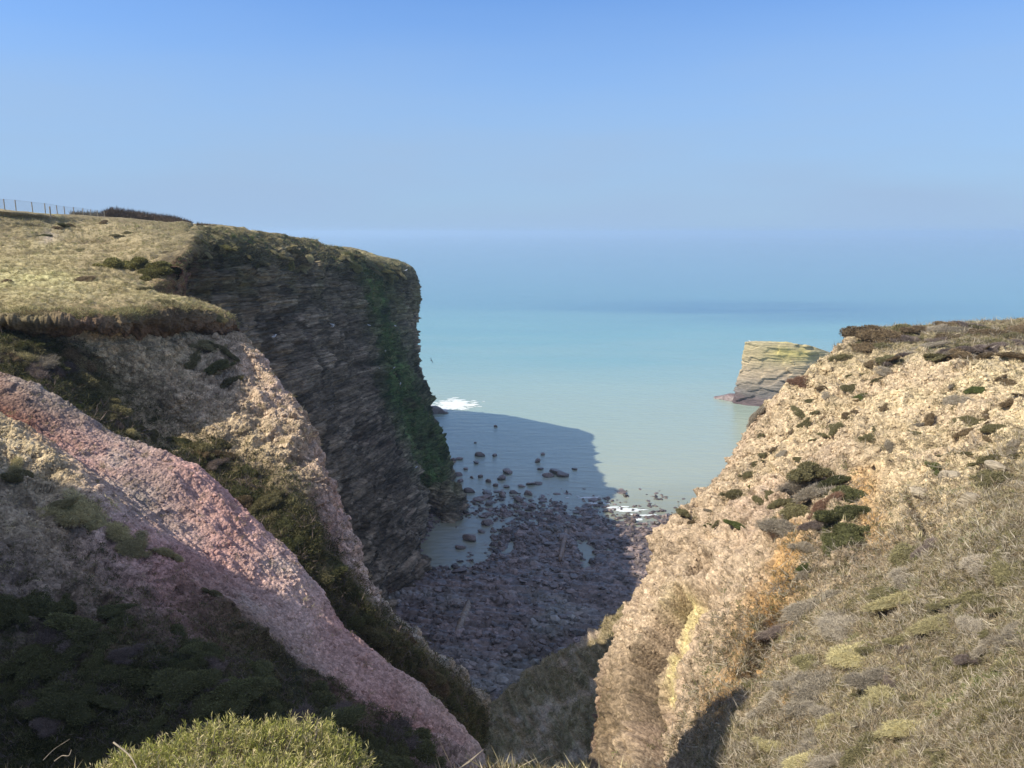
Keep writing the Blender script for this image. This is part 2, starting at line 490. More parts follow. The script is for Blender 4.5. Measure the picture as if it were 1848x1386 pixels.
# ------------------------------------------------------------------ terrain: the big shaded cliff
S = [
 [(220,486,74),(305,494,73),(322,500,72.3),(332,560,72.5),(350,700,73),(370,850,74),(400,1250,76)],
 [(240,440,90),(338,440,84),(346,470,83.5),(356,560,82.5),(375,700,82),(400,850,82),(440,1220,82)],
 [(250,410,115),(345,413,96),(375,460,93),(395,560,92),(420,700,90),(450,850,89),(505,1170,88)],
 [(280,412,130),(400,412,108),(430,462,104),(450,560,102),(480,700,100),(520,850,97),(585,1160,96)],
 [(320,416,150),(460,418,122),(490,462,118),(510,560,116),(540,700,113),(580,850,109),(665,1120,108)],
 [(380,422,170),(530,430,142),(552,466,136),(572,560,133),(602,700,130),(650,850,124),(735,1068,121)],
 [(430,430,195),(590,444,160),(610,478,156),(630,570,152),(662,720,148),(715,850,141),(765,1010,136)],
 [(480,440,215),(632,452,168),(652,484,166),(668,580,164),(702,720,160),(742,850,155),(764,975,143)],
 [(510,445,222),(656,457,178),(676,492,178),(690,590,176),(715,720,173),(752,830,170),(772,925,163)],
 [(560,455,226),(690,464,192),(708,496,192),(718,590,189),(748,725,184),(797,830,175),(826,948,154)],
 [(650,470,226),(738,480,214),(752,506,215),(749,580,215),(747,650,213),(764,722,212),(790,790,218)],
]
S = [[W(*c) for c in row] for row in S]
# the ridge behind the nose runs down to the sea
for (x, y, z, w) in [(-33, 225, -17, 6), (-34, 241, -31, 6), (-34, 254, -47, 5), (-34, 262, -63, 4)]:
    S.append([np.array((x - 16, y + 6, SEA - 3.)), np.array((x - 3, y + 1, z + .6)), np.array((x, y, z))]
             + [np.array((x + w * t, y, z + (SEA - 3 - z) * t)) for t in (.25, .5, .75, 1)])
ctrl = np.array(S)
ctrl[2:10, 1] *= 1.07
cp = Patch(ctrl, 72, 110); cp.orient()
dip = np.stack([cp.V[:, 0] * .10, cp.V[:, 1] * .045, cp.V[:, 2] * .75 + cp.V[:, 1] * .06 + cp.V[:, 0] * .1], 1)
strata = fbm(dip, 1.0, 5, .62, seed=51)
strata2 = fbm(dip * np.array([1, 1, 2.6]), 1.3, 4, .6, seed=52, ridged=True)
face = sstep(1.3, 2.2, cp.v)
blk, blk2, bid = worley(cp.V * np.array([.35, .16, .4]), 1., 53)
ribs = fbm(cp.V * np.array([1, 1, .12]), .11, 4, .55, seed=54)
big = fbm(cp.V, .045, 3, seed=55)
h = 1.6 * big + face * (1.3 * strata + .9 * strata2 + 2.2 * (bid - .5) * sstep(0, .25, blk2 - blk) + 4.2 * ribs)
ridg = fbm(cp.V * np.array([.4, 1, .18]), .17, 3, seed=56, ridged=True)
brow = sstep(.8, 1.3, cp.v) * (1 - sstep(2.4, 3.1, cp.v))
h = h + brow * (1 - .7 * sstep(6.5, 8, cp.u)) * (1.5 * ridg - .5 + .5 * fbm(cp.V, .5, 3, seed=57)) + .25 * fbm(cp.V, .9, 3, seed=58)
cave = np.exp(-(((cp.u - 5.1) / .30) ** 2 + ((cp.v - 4.15) / .45) ** 2)) * 5.5 + np.exp(-(((cp.u - 6.2) / .3) ** 2 + ((cp.v - 5.15) / .25) ** 2)) * 4
cp.disp(h - cave)
uu, vv = warped(cp, .42, .06, 60)
CC = colgrid([
 'ebrrKkk', 'hhbkkkk', 'hhvkkkk', 'hhvkkkk', 'hhhkkkK', 'hhhkkkK', 'hhvkkKK', 'hhmmGkk', 'hhGGGKk', 'hhmkGmk', 'hmnkkmK', 'hmkkkkK', 'hmkkkkK', 'hmkkkkK', 'hmkkkkK'])
ccol = bil(CC, uu, vv)
gshape = np.exp(-((uu - (7.75 + .25 * (vv - 3))) / .85) ** 2) * sstep(1.7, 2.2, vv) * (1 - sstep(5.2, 5.7, vv))
gm = np.clip(gshape * (.62 + 2.3 * fbm(cp.V, .14, 5, .65, seed=63)), 0, 1)
gm2 = np.clip(np.exp(-((vv - 2.4) / .5) ** 2) * sstep(0., .4, fbm(cp.V, .10, 4, .6, seed=64)), 0, 1) * .8
lit = sstep(.05, .5, strata2)
crk = (1 - sstep(0, .10, blk2 - blk)) * face
bedl = sstep(.35, .75, strata2) * face
ccol = ccol * (1 + .55 * strata)[:, None] * (1 + .7 * (bid - .5) * face)[:, None] * (1 - .5 * bedl)[:, None] * (1 - .45 * crk)[:, None]
ccol = ccol * (1 - gm[:, None]) + gm[:, None] * np.array([.125, .195, .06]) * (1 + .4 * fbm(cp.V, .5, 3, seed=65))[:, None]
ccol = ccol * (1 - gm2[:, None]) + gm2[:, None] * np.array([.20, .19, .09])
rust = sstep(.3, .55, fbm(cp.V, .09, 3, seed=66))[:, None] * face[:, None] * .5
ccol = ccol * (1 - rust) + rust * np.array([.15, .085, .06])
cp.veg = np.clip((1 - sstep(1.6, 2.6, vv + .6 * fbm(cp.V, .2, 3, seed=67))) * .9 + gm * .7, 0, 1)
tag(cp.done('cliff', M_cliff, np.clip(ccol, .004, .8)), kind='structure')

# ------------------------------------------------------------------ terrain: the sunlit cliff on the right
R = [
 [(2400,1500,6),(2000,1520,8.5),(1750,1540,11),(1550,1550,14),(1400,1560,17),(1250,1560,22),(1150,1560,29),(1085,1560,38),(1040,1700,44)],
 [(2400,1250,9),(2000,1340,11),(1780,1386,13.5),(1600,1400,16.5),(1440,1400,20.5),(1300,1400,27),(1195,1400,35),(1100,1400,46),(1060,1550,52)],
 [(2400,1050,12),(2050,1170,14),(1820,1220,17),(1640,1250,21),(1480,1260,26),(1330,1270,33),(1220,1260,41),(1116,1270,50.5),(1085,1420,57)],
 [(2400,900,16),(2050,1000,18.5),(1840,1080,22.5),(1680,1110,27),(1520,1120,32.5),(1380,1130,39),(1260,1130,46.5),(1135,1150,55),(1112,1310,62)],
 [(2400,800,22),(2050,880,25),(1850,950,29),(1700,980,33),(1560,1000,38),(1420,1010,44),(1300,1025,51),(1182,1050,59.5),(1165,1250,67)],
 [(2400,730,30),(2080,790,33),(1860,850,36.5),(1720,880,40),(1590,895,44.5),(1460,905,50),(1340,925,55.5),(1208,965,62.5),(1195,1150,70)],
 [(2400,690,38),(2080,730,41),(1880,760,44),(1740,790,47.5),(1620,800,51.5),(1500,812,56),(1400,835,60.5),(1290,880,66),(1275,1060,74)],
 [(2400,660,45),(2080,680,48),(1880,700,51),(1760,715,54),(1650,725,57.5),(1550,738,61),(1455,760,64.8),(1342,805,69.5),(1330,960,78)],
 [(2400,630,52),(2080,640,55),(1880,650,58),(1780,652,60.5),(1690,655,63.5),(1610,662,66.5),(1520,685,69.8),(1395,728,73.5),(1385,860,82)],
 [(2400,600,62),(2080,605,65),(1890,614,68),(1800,618,70),(1720,618,72),(1650,620,74),(1570,625,76),(1500,650,77.5),(1490,770,86)],
 [(2400,562,75),(2080,567,78),(1900,574,80),(1800,579,82),(1720,583,83),(1650,588,84),(1595,592,83),(1548,600,81.5),(1538,700,90)],
 [(2400,640,100),(2080,640,100),(1900,640,98),(1800,645,98),(1720,650,98),(1650,655,98),(1590,660,96),(1550,680,95),(1540,800,100)],
]
ctrl = np.array([[W(*c) for c in row] for row in R])
rp = Patch(ctrl, 88, 96); rp.orient()
uu, vv = warped(rp, .33, .16, 80)
RC = colgrid([
 'hhhhhhnbr', 'eeeehenbr', 'eeheennbr', 'eeheennnu', 'hehennnnu', 'veettnnnu', 'tTTTtntnn', 'TTTTTttnn', 'heTTTtttn', 'hhhhhhhtn', 'hhhhhhhbn', 'hhhhhhhbb'])
RV = numgrid([
 '999999300', '999999300', '999997200', '999986100', '999862000', '887522100', '642222110', '311222210', '953222210', '999999820', '999999980', '999999950'])
rcol = bil(RC, uu, vv)
rp.veg = np.clip(bil(RV, uu, vv) * .95 + .30 * fbm(rp.V, .3, 4, seed=85), 0, 1)
stony = 1 - sstep(.45, .75, rp.veg)
w1, w2, wid = worley(rp.V, 3.4, 81)
wa, wb, wid2 = worley(rp.V, 6.0, 82)
slab, slab2, sid = worley(rp.V * np.array([.30, .30, .8]) @ np.array([[.8, 0, .6], [0, 1, 0], [-.6, 0, .8]]), 1., 83)
lumps = fbm(rp.V, .28, 4, .55, seed=84)
_, _, cid = worley(rp.V * np.array([.8, .8, 1.3]), 1., 182)
nearfade = sstep(8, 30, rp.d if hasattr(rp, 'd') else np.linalg.norm(rp.V, axis=1))
edge = sstep(3.9, 5.0, vv) * (1 - sstep(4.6, 6., uu))          # the cliffy lower left: less stony, more massive rock
rmod = sstep(-.35, .35, fbm(rp.V, .22, 3, seed=99))
h = .9 * fbm(rp.V, .10, 3, seed=86) + .35 * lumps + stony * .45 * fbm(rp.V @ np.array([[.9, .2, .3], [-.2, .8, .1], [-.3, 0, 1.5]]), .5, 4, .55, seed=94, ridged=True)
h = h + stony * ((1 - .6 * edge) * (.08 * (.55 - w1) + .05 * (.5 - wa)) * (.25 + 1.1 * rmod) + .75 * (1.2 - rmod) * (sid - .5) * sstep(.0, .12, slab2 - slab) + .5 * vnoise(rp.V * .55 + sid[:, None] * 37., 180) + .28 * vnoise(rp.V * 1.3 + cid[:, None] * 53., 181) * (1.1 - .6 * rmod))
fl = rp.V @ np.array([[.8, .1, .6], [.2, .3, .1], [-.5, .1, .7]])
fol = np.stack([rp.v * 3.2, rp.u * .8, rp.u * 0], 1) + .35 * fbm(rp.V, .3, 3, seed=96)[:, None]
crev = (1 - sstep(0., .07, slab2 - slab)) * sstep(-.05, .25, fbm(rp.V, .5, 3, seed=98)) * stony
h = h - .38 * crev
h = h + edge * (.55 * fbm(fol, 1., 5, .6, seed=87, ridged=True) + .35 * fbm(rp.V, .7, 4, .6, seed=97, ridged=True))
h = h + (1 - stony) * .25 * fbm(rp.V, 1.4, 3, seed=88)
h = h + .10 * fbm(rp.V, 2.2, 3, seed=89)
# the long slab that has parted from the face, with its crack
qx, qy, _ = proj(rp.V)
def crack(pts, hgt, wid_):
    p = np.array(pts, float)
    xc = np.interp(qy, p[:, 1], p[:, 0]) + 3 * fbm(rp.V, .8, 3, seed=95)
    sdist = qx - xc
    win = sstep(p[0, 1] - 6, p[0, 1] + 10, qy) * (1 - sstep(p[-1, 1] - 10, p[-1, 1] + 6, qy))
    return -win * (hgt * np.exp(-(np.maximum(sdist, 0) / wid_) ** 2) * sstep(-1.5, 2.5, sdist) + (1.2 + hgt) * np.exp(-((sdist - 3) / (1.6 + 1.2 * hgt)) ** 2))
h = h + crack([(1222,1066),(1212,1100),(1186,1132),(1176,1165),(1150,1200),(1145,1245),(1150,1300),(1160,1380),(1165,1440)], 2.0, 80)
h = h + crack([(1262,1010),(1248,1030),(1240,1050)], 1.0, 40)
h = h + crack([(1390,1100),(1372,1150),(1352,1185),(1330,1230)], 1.0, 50)
h = h + crack([(1640,905),(1650,940),(1665,975)], .7, 60)
rp.disp(h)
rcol = rcol * (1 + .45 * (wid - .5) * stony)[:, None] * (1 + .35 * (wid2 - .5) * stony)[:, None]
rcol = rcol * (1 + .25 * fbm(rp.V, .25, 4, seed=90))[:, None]
pnk = (sstep(.05, .4, fbm(rp.V, .13, 4, seed=91)) * stony * .35)[:, None]
rcol = rcol * (1 - pnk) + pnk * np.array([.42, .30, .22])
def near_line(pts, w):
    """how close the ground lies to a line of landmarks on the slope"""
    best = np.full(len(qx), 9.)
    for (x0, y0), (x1, y1) in zip(pts[:-1], pts[1:]):
        t = np.clip(((qx - x0) * (x1 - x0) + (qy - y0) * (y1 - y0)) / ((x1 - x0) ** 2 + (y1 - y0) ** 2), 0, 1)
        best = np.minimum(best, np.hypot(qx - x0 - t * (x1 - x0), qy - y0 - t * (y1 - y0)) / w)
    return np.exp(-best ** 2)
orn = fbm(rp.V, .4, 4, .6, seed=92)
och = np.clip(np.maximum.reduce([near_line([(1450, 985), (1428, 1060), (1400, 1105)], 24), .9 * near_line([(1395, 1110), (1330, 1235), (1285, 1330)], 26), .7 * near_line([(1480, 1230), (1440, 1290)], 22), .7 * near_line([(1560, 880), (1580, 960)], 26)]) * (1.1 + 1.2 * orn), 0, .9)[:, None]
yel = np.clip(near_line([(1232, 1085), (1215, 1160), (1185, 1235)], 17) * (1.1 + orn), 0, .8)[:, None]
rcol = rcol * (1 - yel) + yel * np.array([.52, .43, .20])
rcol = rcol * (1 - och) + och * np.array([.44, .26, .10])
tag(rp.done('cliff_slope', M_rscree, np.clip(rcol, .004, .8)), kind='structure')

# ------------------------------------------------------------------ terrain: shaded green foot slope on the right
Q = [
 [(830,1420,90),(880,1350,90),(950,1290,90),(1035,1240,90),(1105,1180,90),(1160,1130,90),(1260,1060,92)],
 [(868,1335,79),(900,1276,80),(960,1224,80.5),(1040,1174,81),(1108,1122,81),(1165,1075,81),(1260,1005,83)],
 [(876,1370,72),(920,1325,73),(990,1275,73),(1065,1226,73),(1130,1170,74),(1180,1110,75),(1280,1030,78)],
 [(884,1430,64),(945,1390,65),(1020,1340,66),(1090,1280,66),(1150,1220,67),(1200,1150,68),(1300,1050,72)],
 [(900,1650,50),(980,1600,52),(1060,1520,53),(1120,1430,55),(1170,1330,58),(1230,1250,60),(1330,1150,64)],
]
ctrl = np.array([[W(*c) for c in row] for row in Q])
gp = Patch(ctrl, 70, 60); gp.orient()
dipg = gp.V @ np.array([[.6, 0, .5], [.3, .5, .2], [-.6, .2, .7]])
h = 1.0 * fbm(gp.V, .12, 3, seed=100) + 1.1 * fbm(dipg * np.array([.3, .3, 1.2]), .5, 4, .6, seed=101, ridged=True) + .35 * fbm(gp.V, .8, 4, .6, seed=102)
gp.disp(h)
grk = sstep(.0, .35, fbm(gp.V * np.array([1, 1, .6]), .22, 4, .6, seed=103))[:, None]
gcol = np.array([.27, .215, .125]) * (1 - grk) + grk * np.array([.38, .295, .215])
gcol = gcol * (1 + .5 * fbm(gp.V, .9, 4, seed=104))[:, None]
gp.veg = (1 - grk[:, 0]) * .6
tag(gp.done('foot_slope', M_scree, np.clip(gcol, .004, .8)), kind='structure')

# ------------------------------------------------------------------ terrain: brow under the viewer
xs = np.linspace(-14, 9, 24); ys = np.array([-25, -12, -5, -1, 1, 2.5, 3.6, 4.6, 5.6, 7, 9, 12, 16])
zs = np.array([-.8, -1.0, -1.3, -1.6, -1.8, -2.22, -2.84, -3.66, -5.05, -7.6, -11, -15, -19])
ctrl = np.array([[(x, y + .25 * math.sin(x * 1.3) - .02 * x * x * (y > 1), z - .05 * max(0, abs(x) - 2) - .30 * max(0, x - .1)) for x in xs] for y, z in zip(ys, zs)])
fp = Patch(ctrl, 22, 16); fp.orient()
fp.disp(.10 * fbm(fp.V, 1.2, 4, seed=110) + .03 * fbm(fp.V, 5, 3, seed=111))
fp.veg = np.ones(len(fp.V))
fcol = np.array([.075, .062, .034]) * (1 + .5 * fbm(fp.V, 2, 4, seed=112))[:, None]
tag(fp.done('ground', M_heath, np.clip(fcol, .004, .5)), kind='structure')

# ------------------------------------------------------------------ beach
nx, ny = 620, 620
X, Y = np.meshgrid(np.linspace(-45, 75, nx), np.linspace(52, 225, ny), indexing='ij')
V = np.stack([X.ravel(), Y.ravel(), np.zeros(nx * ny)], 1)
bp_ = Patch.__new__(Patch); bp_.nu, bp_.nv = nx, ny
slope = np.interp(Y.ravel() + .10 * X.ravel(), [52, 80, 100, 120, 140, 158, 172, 225], [3.2, 1.9, 1.1, .62, .34, .14, -.4, -3])
pool = fbm(V, .055, 3, seed=121)
zz = slope + .55 * pool + .30 * fbm(V, .22, 4, .6, seed=122)
poolm = np.exp(-(((X.ravel() + 11) / 7) ** 2 + ((Y.ravel() - 141) / 16) ** 2))
poolm = np.maximum(poolm, np.clip(sstep(.15, .5, fbm(V * np.array([1.3, .8, 1]), .085, 4, .6, seed=119)) * sstep(118, 135, Y.ravel()) * .9, 0, 1))
zz = zz - 1.25 * poolm
bed = (V + .8 * fbm(V, .05, 2, seed=128)[:, None] * np.array([4, 4, 0])) @ np.array([[.35, .12, 0], [1., .05, 0], [0, 0, 1]])
plat = (1 - sstep(118, 142, Y.ravel() + 6 * fbm(V, .08, 2, seed=124)))
w1, w2, wid = worley(V, .62, 123)
wc, wd, wid3 = worley(V, 1.4, 126)
zz = zz + (1 - .8 * plat) * (.75 * np.clip(.62 - w1, -.1, 1) * (wid > .25) + .3 * np.clip(.5 - wc, -.1, 1))
zz = zz + plat * .8 * (fbm(np.stack([V[:, 0] * .10 + V[:, 1] * .35, V[:, 1] * .10 - V[:, 0] * .02, V[:, 2]], 1), 1.6, 4, .6, seed=125, ridged=True))
V[:, 2] = SEA + zz
bp_.px, bp_.py, bp_.d = proj(V)
bp_.V = V; bp_.N = np.tile([0, 0, 1.], (len(V), 1)); bp_.flip = False
c = np.array([.135, .100, .088]) * (1 + .9 * (wid - .5))[:, None] * (1 + .5 * (wid3 - .5))[:, None]
c = c * (1 - .0 * plat[:, None])
blu = sstep(-.05, .35, fbm(V, .07, 4, seed=127))[:, None] * plat[:, None]
c = c * (1 - .8 * blu) + .8 * blu * np.array([.20, .19, .165])
wet = sstep(.35, -.1, zz)[:, None]
c = c * (1 - .45 * wet)
weedm = sstep(.15, .4, fbm(V, .11, 4, seed=129))[:, None]
c = c * (1 - .35 * weedm) + .35 * weedm * np.array([.05, .045, .02])
tag(bp_.done('beach', M_beach, np.clip(c, .004, .8)), kind='structure')

# ------------------------------------------------------------------ sea
def sea_material():
    m, nt, b = new_mat('sea_water')
    Lk = nt.links.new
    geo = nd(nt, 'ShaderNodeNewGeometry'); sep = nd(nt, 'ShaderNodeSeparateXYZ'); Lk(geo.outputs['Position'], sep.inputs[0])
    n = nd(nt, 'ShaderNodeTexNoise', Scale=.010, Detail=5., Roughness=.55)
    mp = nd(nt, 'ShaderNodeMapping'); mp.inputs['Scale'].default_value = (.35, 1., 1.); Lk(geo.outputs['Position'], mp.inputs[0]); Lk(mp.outputs[0], n.inputs['Vector'])
    # distance offshore, on a log scale, stirred by the noise
    lg = nd(nt, 'ShaderNodeMath', operation='LOGARITHM'); lg.inputs[1].default_value = 10.; Lk(sep.outputs[1], lg.inputs[0])
    w = nd(nt, 'ShaderNodeMath', operation='MULTIPLY_ADD'); Lk(n.outputs['Fac'], w.inputs[0]); w.inputs[1].default_value = .34; Lk(lg.outputs[0], w.inputs[2])
    w2 = nd(nt, 'ShaderNodeMath', operation='SUBTRACT'); Lk(w.outputs[0], w2.inputs[0]); w2.inputs[1].default_value = .17
    mr = nd(nt, 'ShaderNodeMapRange'); Lk(w2.outputs[0], mr.inputs[0]); mr.inputs[1].default_value = 2.15; mr.inputs[2].default_value = 3.5
    rp_ = nd(nt, 'ShaderNodeValToRGB'); Lk(mr.outputs[0], rp_.inputs[0])
    e = rp_.color_ramp.elements
    stops = [(0, (.215, .22, .155)), (.10, (.31, .345, .265)), (.24, (.265, .365, .305)), (.36, (.15, .315, .305)), (.50, (.10, .24, .275)), (.72, (.10, .21, .265)), (1, (.10, .19, .25))]
    e[0].position, e[0].color = stops[0][0], (*stops[0][1], 1); e[1].position, e[1].color = 1, (*stops[-1][1], 1)
    for p_, c_ in stops[1:-1]:
        k = e.new(p_); k.color = (*c_, 1)
    # darker patch in the water colour
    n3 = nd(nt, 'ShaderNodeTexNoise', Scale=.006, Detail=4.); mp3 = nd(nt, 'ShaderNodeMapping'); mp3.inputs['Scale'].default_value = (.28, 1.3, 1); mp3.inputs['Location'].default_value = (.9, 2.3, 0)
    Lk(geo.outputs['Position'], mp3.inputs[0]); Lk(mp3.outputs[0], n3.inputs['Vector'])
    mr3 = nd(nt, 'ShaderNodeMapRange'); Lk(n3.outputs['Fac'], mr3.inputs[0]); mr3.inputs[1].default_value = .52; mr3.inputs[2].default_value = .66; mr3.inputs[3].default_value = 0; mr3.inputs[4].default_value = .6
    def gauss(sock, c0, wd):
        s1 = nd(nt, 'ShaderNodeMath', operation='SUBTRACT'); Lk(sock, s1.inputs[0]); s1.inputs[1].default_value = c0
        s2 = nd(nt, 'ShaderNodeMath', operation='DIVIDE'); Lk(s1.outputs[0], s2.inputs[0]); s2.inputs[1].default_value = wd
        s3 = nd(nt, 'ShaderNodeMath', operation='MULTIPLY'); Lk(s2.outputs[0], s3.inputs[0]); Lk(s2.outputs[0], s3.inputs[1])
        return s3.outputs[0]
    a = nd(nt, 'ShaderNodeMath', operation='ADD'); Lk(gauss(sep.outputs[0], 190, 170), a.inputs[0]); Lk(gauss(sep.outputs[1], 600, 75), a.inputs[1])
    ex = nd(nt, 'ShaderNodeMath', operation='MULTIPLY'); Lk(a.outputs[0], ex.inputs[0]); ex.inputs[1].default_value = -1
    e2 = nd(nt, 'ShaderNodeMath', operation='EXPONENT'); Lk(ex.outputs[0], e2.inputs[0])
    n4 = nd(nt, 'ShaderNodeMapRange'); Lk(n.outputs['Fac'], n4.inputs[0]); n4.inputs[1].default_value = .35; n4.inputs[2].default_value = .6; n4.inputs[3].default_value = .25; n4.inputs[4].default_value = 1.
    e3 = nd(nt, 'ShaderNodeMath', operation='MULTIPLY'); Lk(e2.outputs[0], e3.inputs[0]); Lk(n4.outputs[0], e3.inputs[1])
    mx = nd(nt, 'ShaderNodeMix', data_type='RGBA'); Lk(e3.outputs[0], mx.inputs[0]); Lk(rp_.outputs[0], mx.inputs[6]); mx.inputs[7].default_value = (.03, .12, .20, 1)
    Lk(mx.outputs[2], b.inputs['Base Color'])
    b.inputs['Roughness'].default_value = .14; b.inputs['IOR'].default_value = 1.4; b.inputs['Specular IOR Level'].default_value = .8
    wv = nd(nt, 'ShaderNodeTexNoise', Scale=.30, Detail=6., Roughness=.6); mpw = nd(nt, 'ShaderNodeMapping'); mpw.inputs['Scale'].default_value = (.45, 1.5, 1); mpw.inputs['Rotation'].default_value = (0, 0, .15)
    Lk(geo.outputs['Position'], mpw.inputs[0]); Lk(mpw.outputs[0], wv.inputs['Vector'])
    wl = nd(nt, 'ShaderNodeTexNoise', Scale=.045, Detail=3.); Lk(mpw.outputs[0], wl.inputs['Vector'])
    ad = nd(nt, 'ShaderNodeMath', operation='MULTIPLY_ADD'); Lk(wl.outputs['Fac'], ad.inputs[0]); ad.inputs[1].default_value = 1.1; Lk(wv.outputs['Fac'], ad.inputs[2])
    bp = nd(nt, 'ShaderNodeBump', Strength=.4, Distance=.8); Lk(ad.outputs[0], bp.inputs['Height']); Lk(bp.outputs[0], b.inputs['Normal'])
    return m


xs = np.concatenate([-np.geomspace(40000, 300, 12), np.linspace(-200, 300, 11), np.geomspace(400, 40000, 12)])
ys = np.concatenate([np.linspace(40, 400, 19), np.geomspace(500, 40000, 20)])
X, Y = np.meshgrid(xs, ys, indexing='ij')
V = np.stack([X.ravel(), Y.ravel(), np.full(X.size, SEA)], 1)
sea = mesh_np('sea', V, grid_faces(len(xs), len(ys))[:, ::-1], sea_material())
tag(sea, kind='structure')

# FEATURES-BEGIN
# ------------------------------------------------------------------ plant and stone building blocks
def ico(sub):
    import bmesh
    bm = bmesh.new(); bmesh.ops.create_icosphere(bm, subdivisions=sub, radius=1.)
    v = np.array([p.co[:] for p in bm.verts]); f = np.array([[q.index for q in p.verts] for p in bm.faces]); bm.free()
    return v, f


ICO = {k: ico(k) for k in (1, 2, 3, 4)}


def unit(v):
    return v / (np.linalg.norm(v, axis=-1, keepdims=True) + 1e-9)


def blades(base, dirs, length, width, rng, bend=.25):
    """pointed two-triangle blades; returns verts (n,4,3) and faces"""
    n = len(base)
    side = unit(np.cross(dirs, unit(rng.normal(size=(n, 3)))))
    bendv = rng.normal(size=(n, 3)) * bend
    length = np.broadcast_to(length, n)[:, None]; width = np.broadcast_to(width, n)[:, None]
    mid = base + dirs * length * .55 + bendv * length * .25
    tip = base + dirs * length + bendv * length * .6
    V = np.stack([base, mid + side * width * .5, tip, mid - side * width * .5], 1)
    return V


def blade_faces(n):
    a = np.arange(n) * 4
    return np.concatenate([np.stack([a, a + 1, a + 2], 1), np.stack([a, a + 2, a + 3], 1)])


def rand_dirs(n, rng, up=0.):
    d = unit(rng.normal(size=(n, 3))); d[:, 2] += up
    return unit(d)


# ---- shrubs: lumpy domes of leafy or twiggy sprigs round a dense core
def shrub_data(seed, nleaf=2400, style='leaf', flatness=.62, lobes=9):
    rng = np.random.default_rng(seed)
    cen = [np.array((0, 0, .15, .58))]
    for k in range(lobes):
        a = rng.uniform(0, 6.283); r = rng.uniform(.3, 1.0)
        cen.append(np.array((math.cos(a) * r, math.sin(a) * r, rng.uniform(-.05, .3) * (1.2 - r), rng.uniform(.18, .46))))
    V, Fc, C = [], [], []
    off = 0
    for c in cen:
        v, f = ICO[2]
        n = fbm(v * 2.2 + seed, 1., 3, seed=seed)
        vv = v * (c[3] * .86 * (1 + .25 * n))[:, None] + c[:3]
        V.append(vv); Fc.append(f + off); off += len(v)
        C.append(np.full(len(v), .62))
    w = np.array([c[3] ** 2 for c in cen]); w /= w.sum()
    pick = rng.choice(len(cen), nleaf, p=w)
    cc = np.array(cen)[pick]
    d = rand_dirs(nleaf, rng, .35)
    base = cc[:, :3] + d * (cc[:, 3] * rng.uniform(.80, 1.0, nleaf))[:, None]
    # only keep what is not buried in another lobe
    keep = np.ones(nleaf, bool)
    for c in cen:
        keep &= np.linalg.norm(base - c[:3], axis=1) > c[3] * .78
    keep &= base[:, 2] > -.05
    base, d = base[keep], d[keep]
    n = len(base)
    dd = unit(d + rng.normal(size=(n, 3)) * (.35 if style == 'leaf' else .6) + np.array((0, 0, .25)))
    if style == 'leaf':
        B = blades(base, dd, rng.uniform(.07, .15, n), rng.uniform(.028, .05, n), rng)
    elif style == 'spiny':
        B = blades(base, dd, rng.uniform(.10, .17, n), rng.uniform(.05, .075, n), rng, .1)
    else:
        B = blades(base, dd, rng.uniform(.12, .26, n), rng.uniform(.012, .022, n), rng, .5)
    cv = rng.uniform(.55, 1.45, n)
    V.append(B.reshape(-1, 3)); C.append(np.repeat(cv, 4)); Fc.append(blade_faces(n) + off)
    V = np.concatenate(V); V[:, 2] *= flatness
    V[:, 2] = np.where(V[:, 2] < -.12, -.12, V[:, 2])
    C = np.concatenate(C)
    return V, np.concatenate(Fc), np.repeat(C[:, None], 3, 1)


KINDCOL = dict(olive=(.21, .185, .09), dark=(.13, .13, .055), green=(.15, .175, .055), brown=(.22, .16, .09), grey=(.36, .31, .235),
               red=(.24, .145, .095), purple=(.21, .165, .14), straw=(.46, .40, .21), gorse=(.23, .21, .075))
M_shrub = {k: leaf_mat('shrub_' + k, c, .22) for k, c in KINDCOL.items()}
SH = {}
for st, num, nl in (('leaf', 4, 5600), ('twig', 3, 6500), ('spiny', 2, 7500)):
    for k in range(num):
        v, f, c = shrub_data(200 + 31 * k + len(st), nl, st, lobes=8 + k)
        o = mesh_np('shrub', v, f, M_shrub['olive'], c, smooth=False)
        SH[st, k] = o.data
        bpy.data.objects.remove(o)
STYLE = dict(olive='leaf', dark='leaf', green='leaf', brown='leaf', grey='twig', red='twig', purple='twig', straw='twig', gorse='spiny')


def stand(o, p, n, size, hgt=1., lean=.5, rz=None):
    """put a unit dome on the ground at p, leaning part of the way to the ground's normal"""
    up = Vector((0, 0, 1)).lerp(Vector(n), lean).normalized()
    q = up.to_track_quat('Z', 'Y').to_matrix().to_4x4()
    from mathutils import Matrix
    rz = random.uniform(0, 6.283) if rz is None else rz
    o.matrix_world = Matrix.Translation(Vector(p)) @ q @ Matrix.Rotation(rz, 4, 'Z') @ Matrix.Diagonal((size * random.uniform(.95, 1.35), size * random.uniform(.65, .95), size * hgt * random.uniform(.8, 1.2), 1))


PADS = []


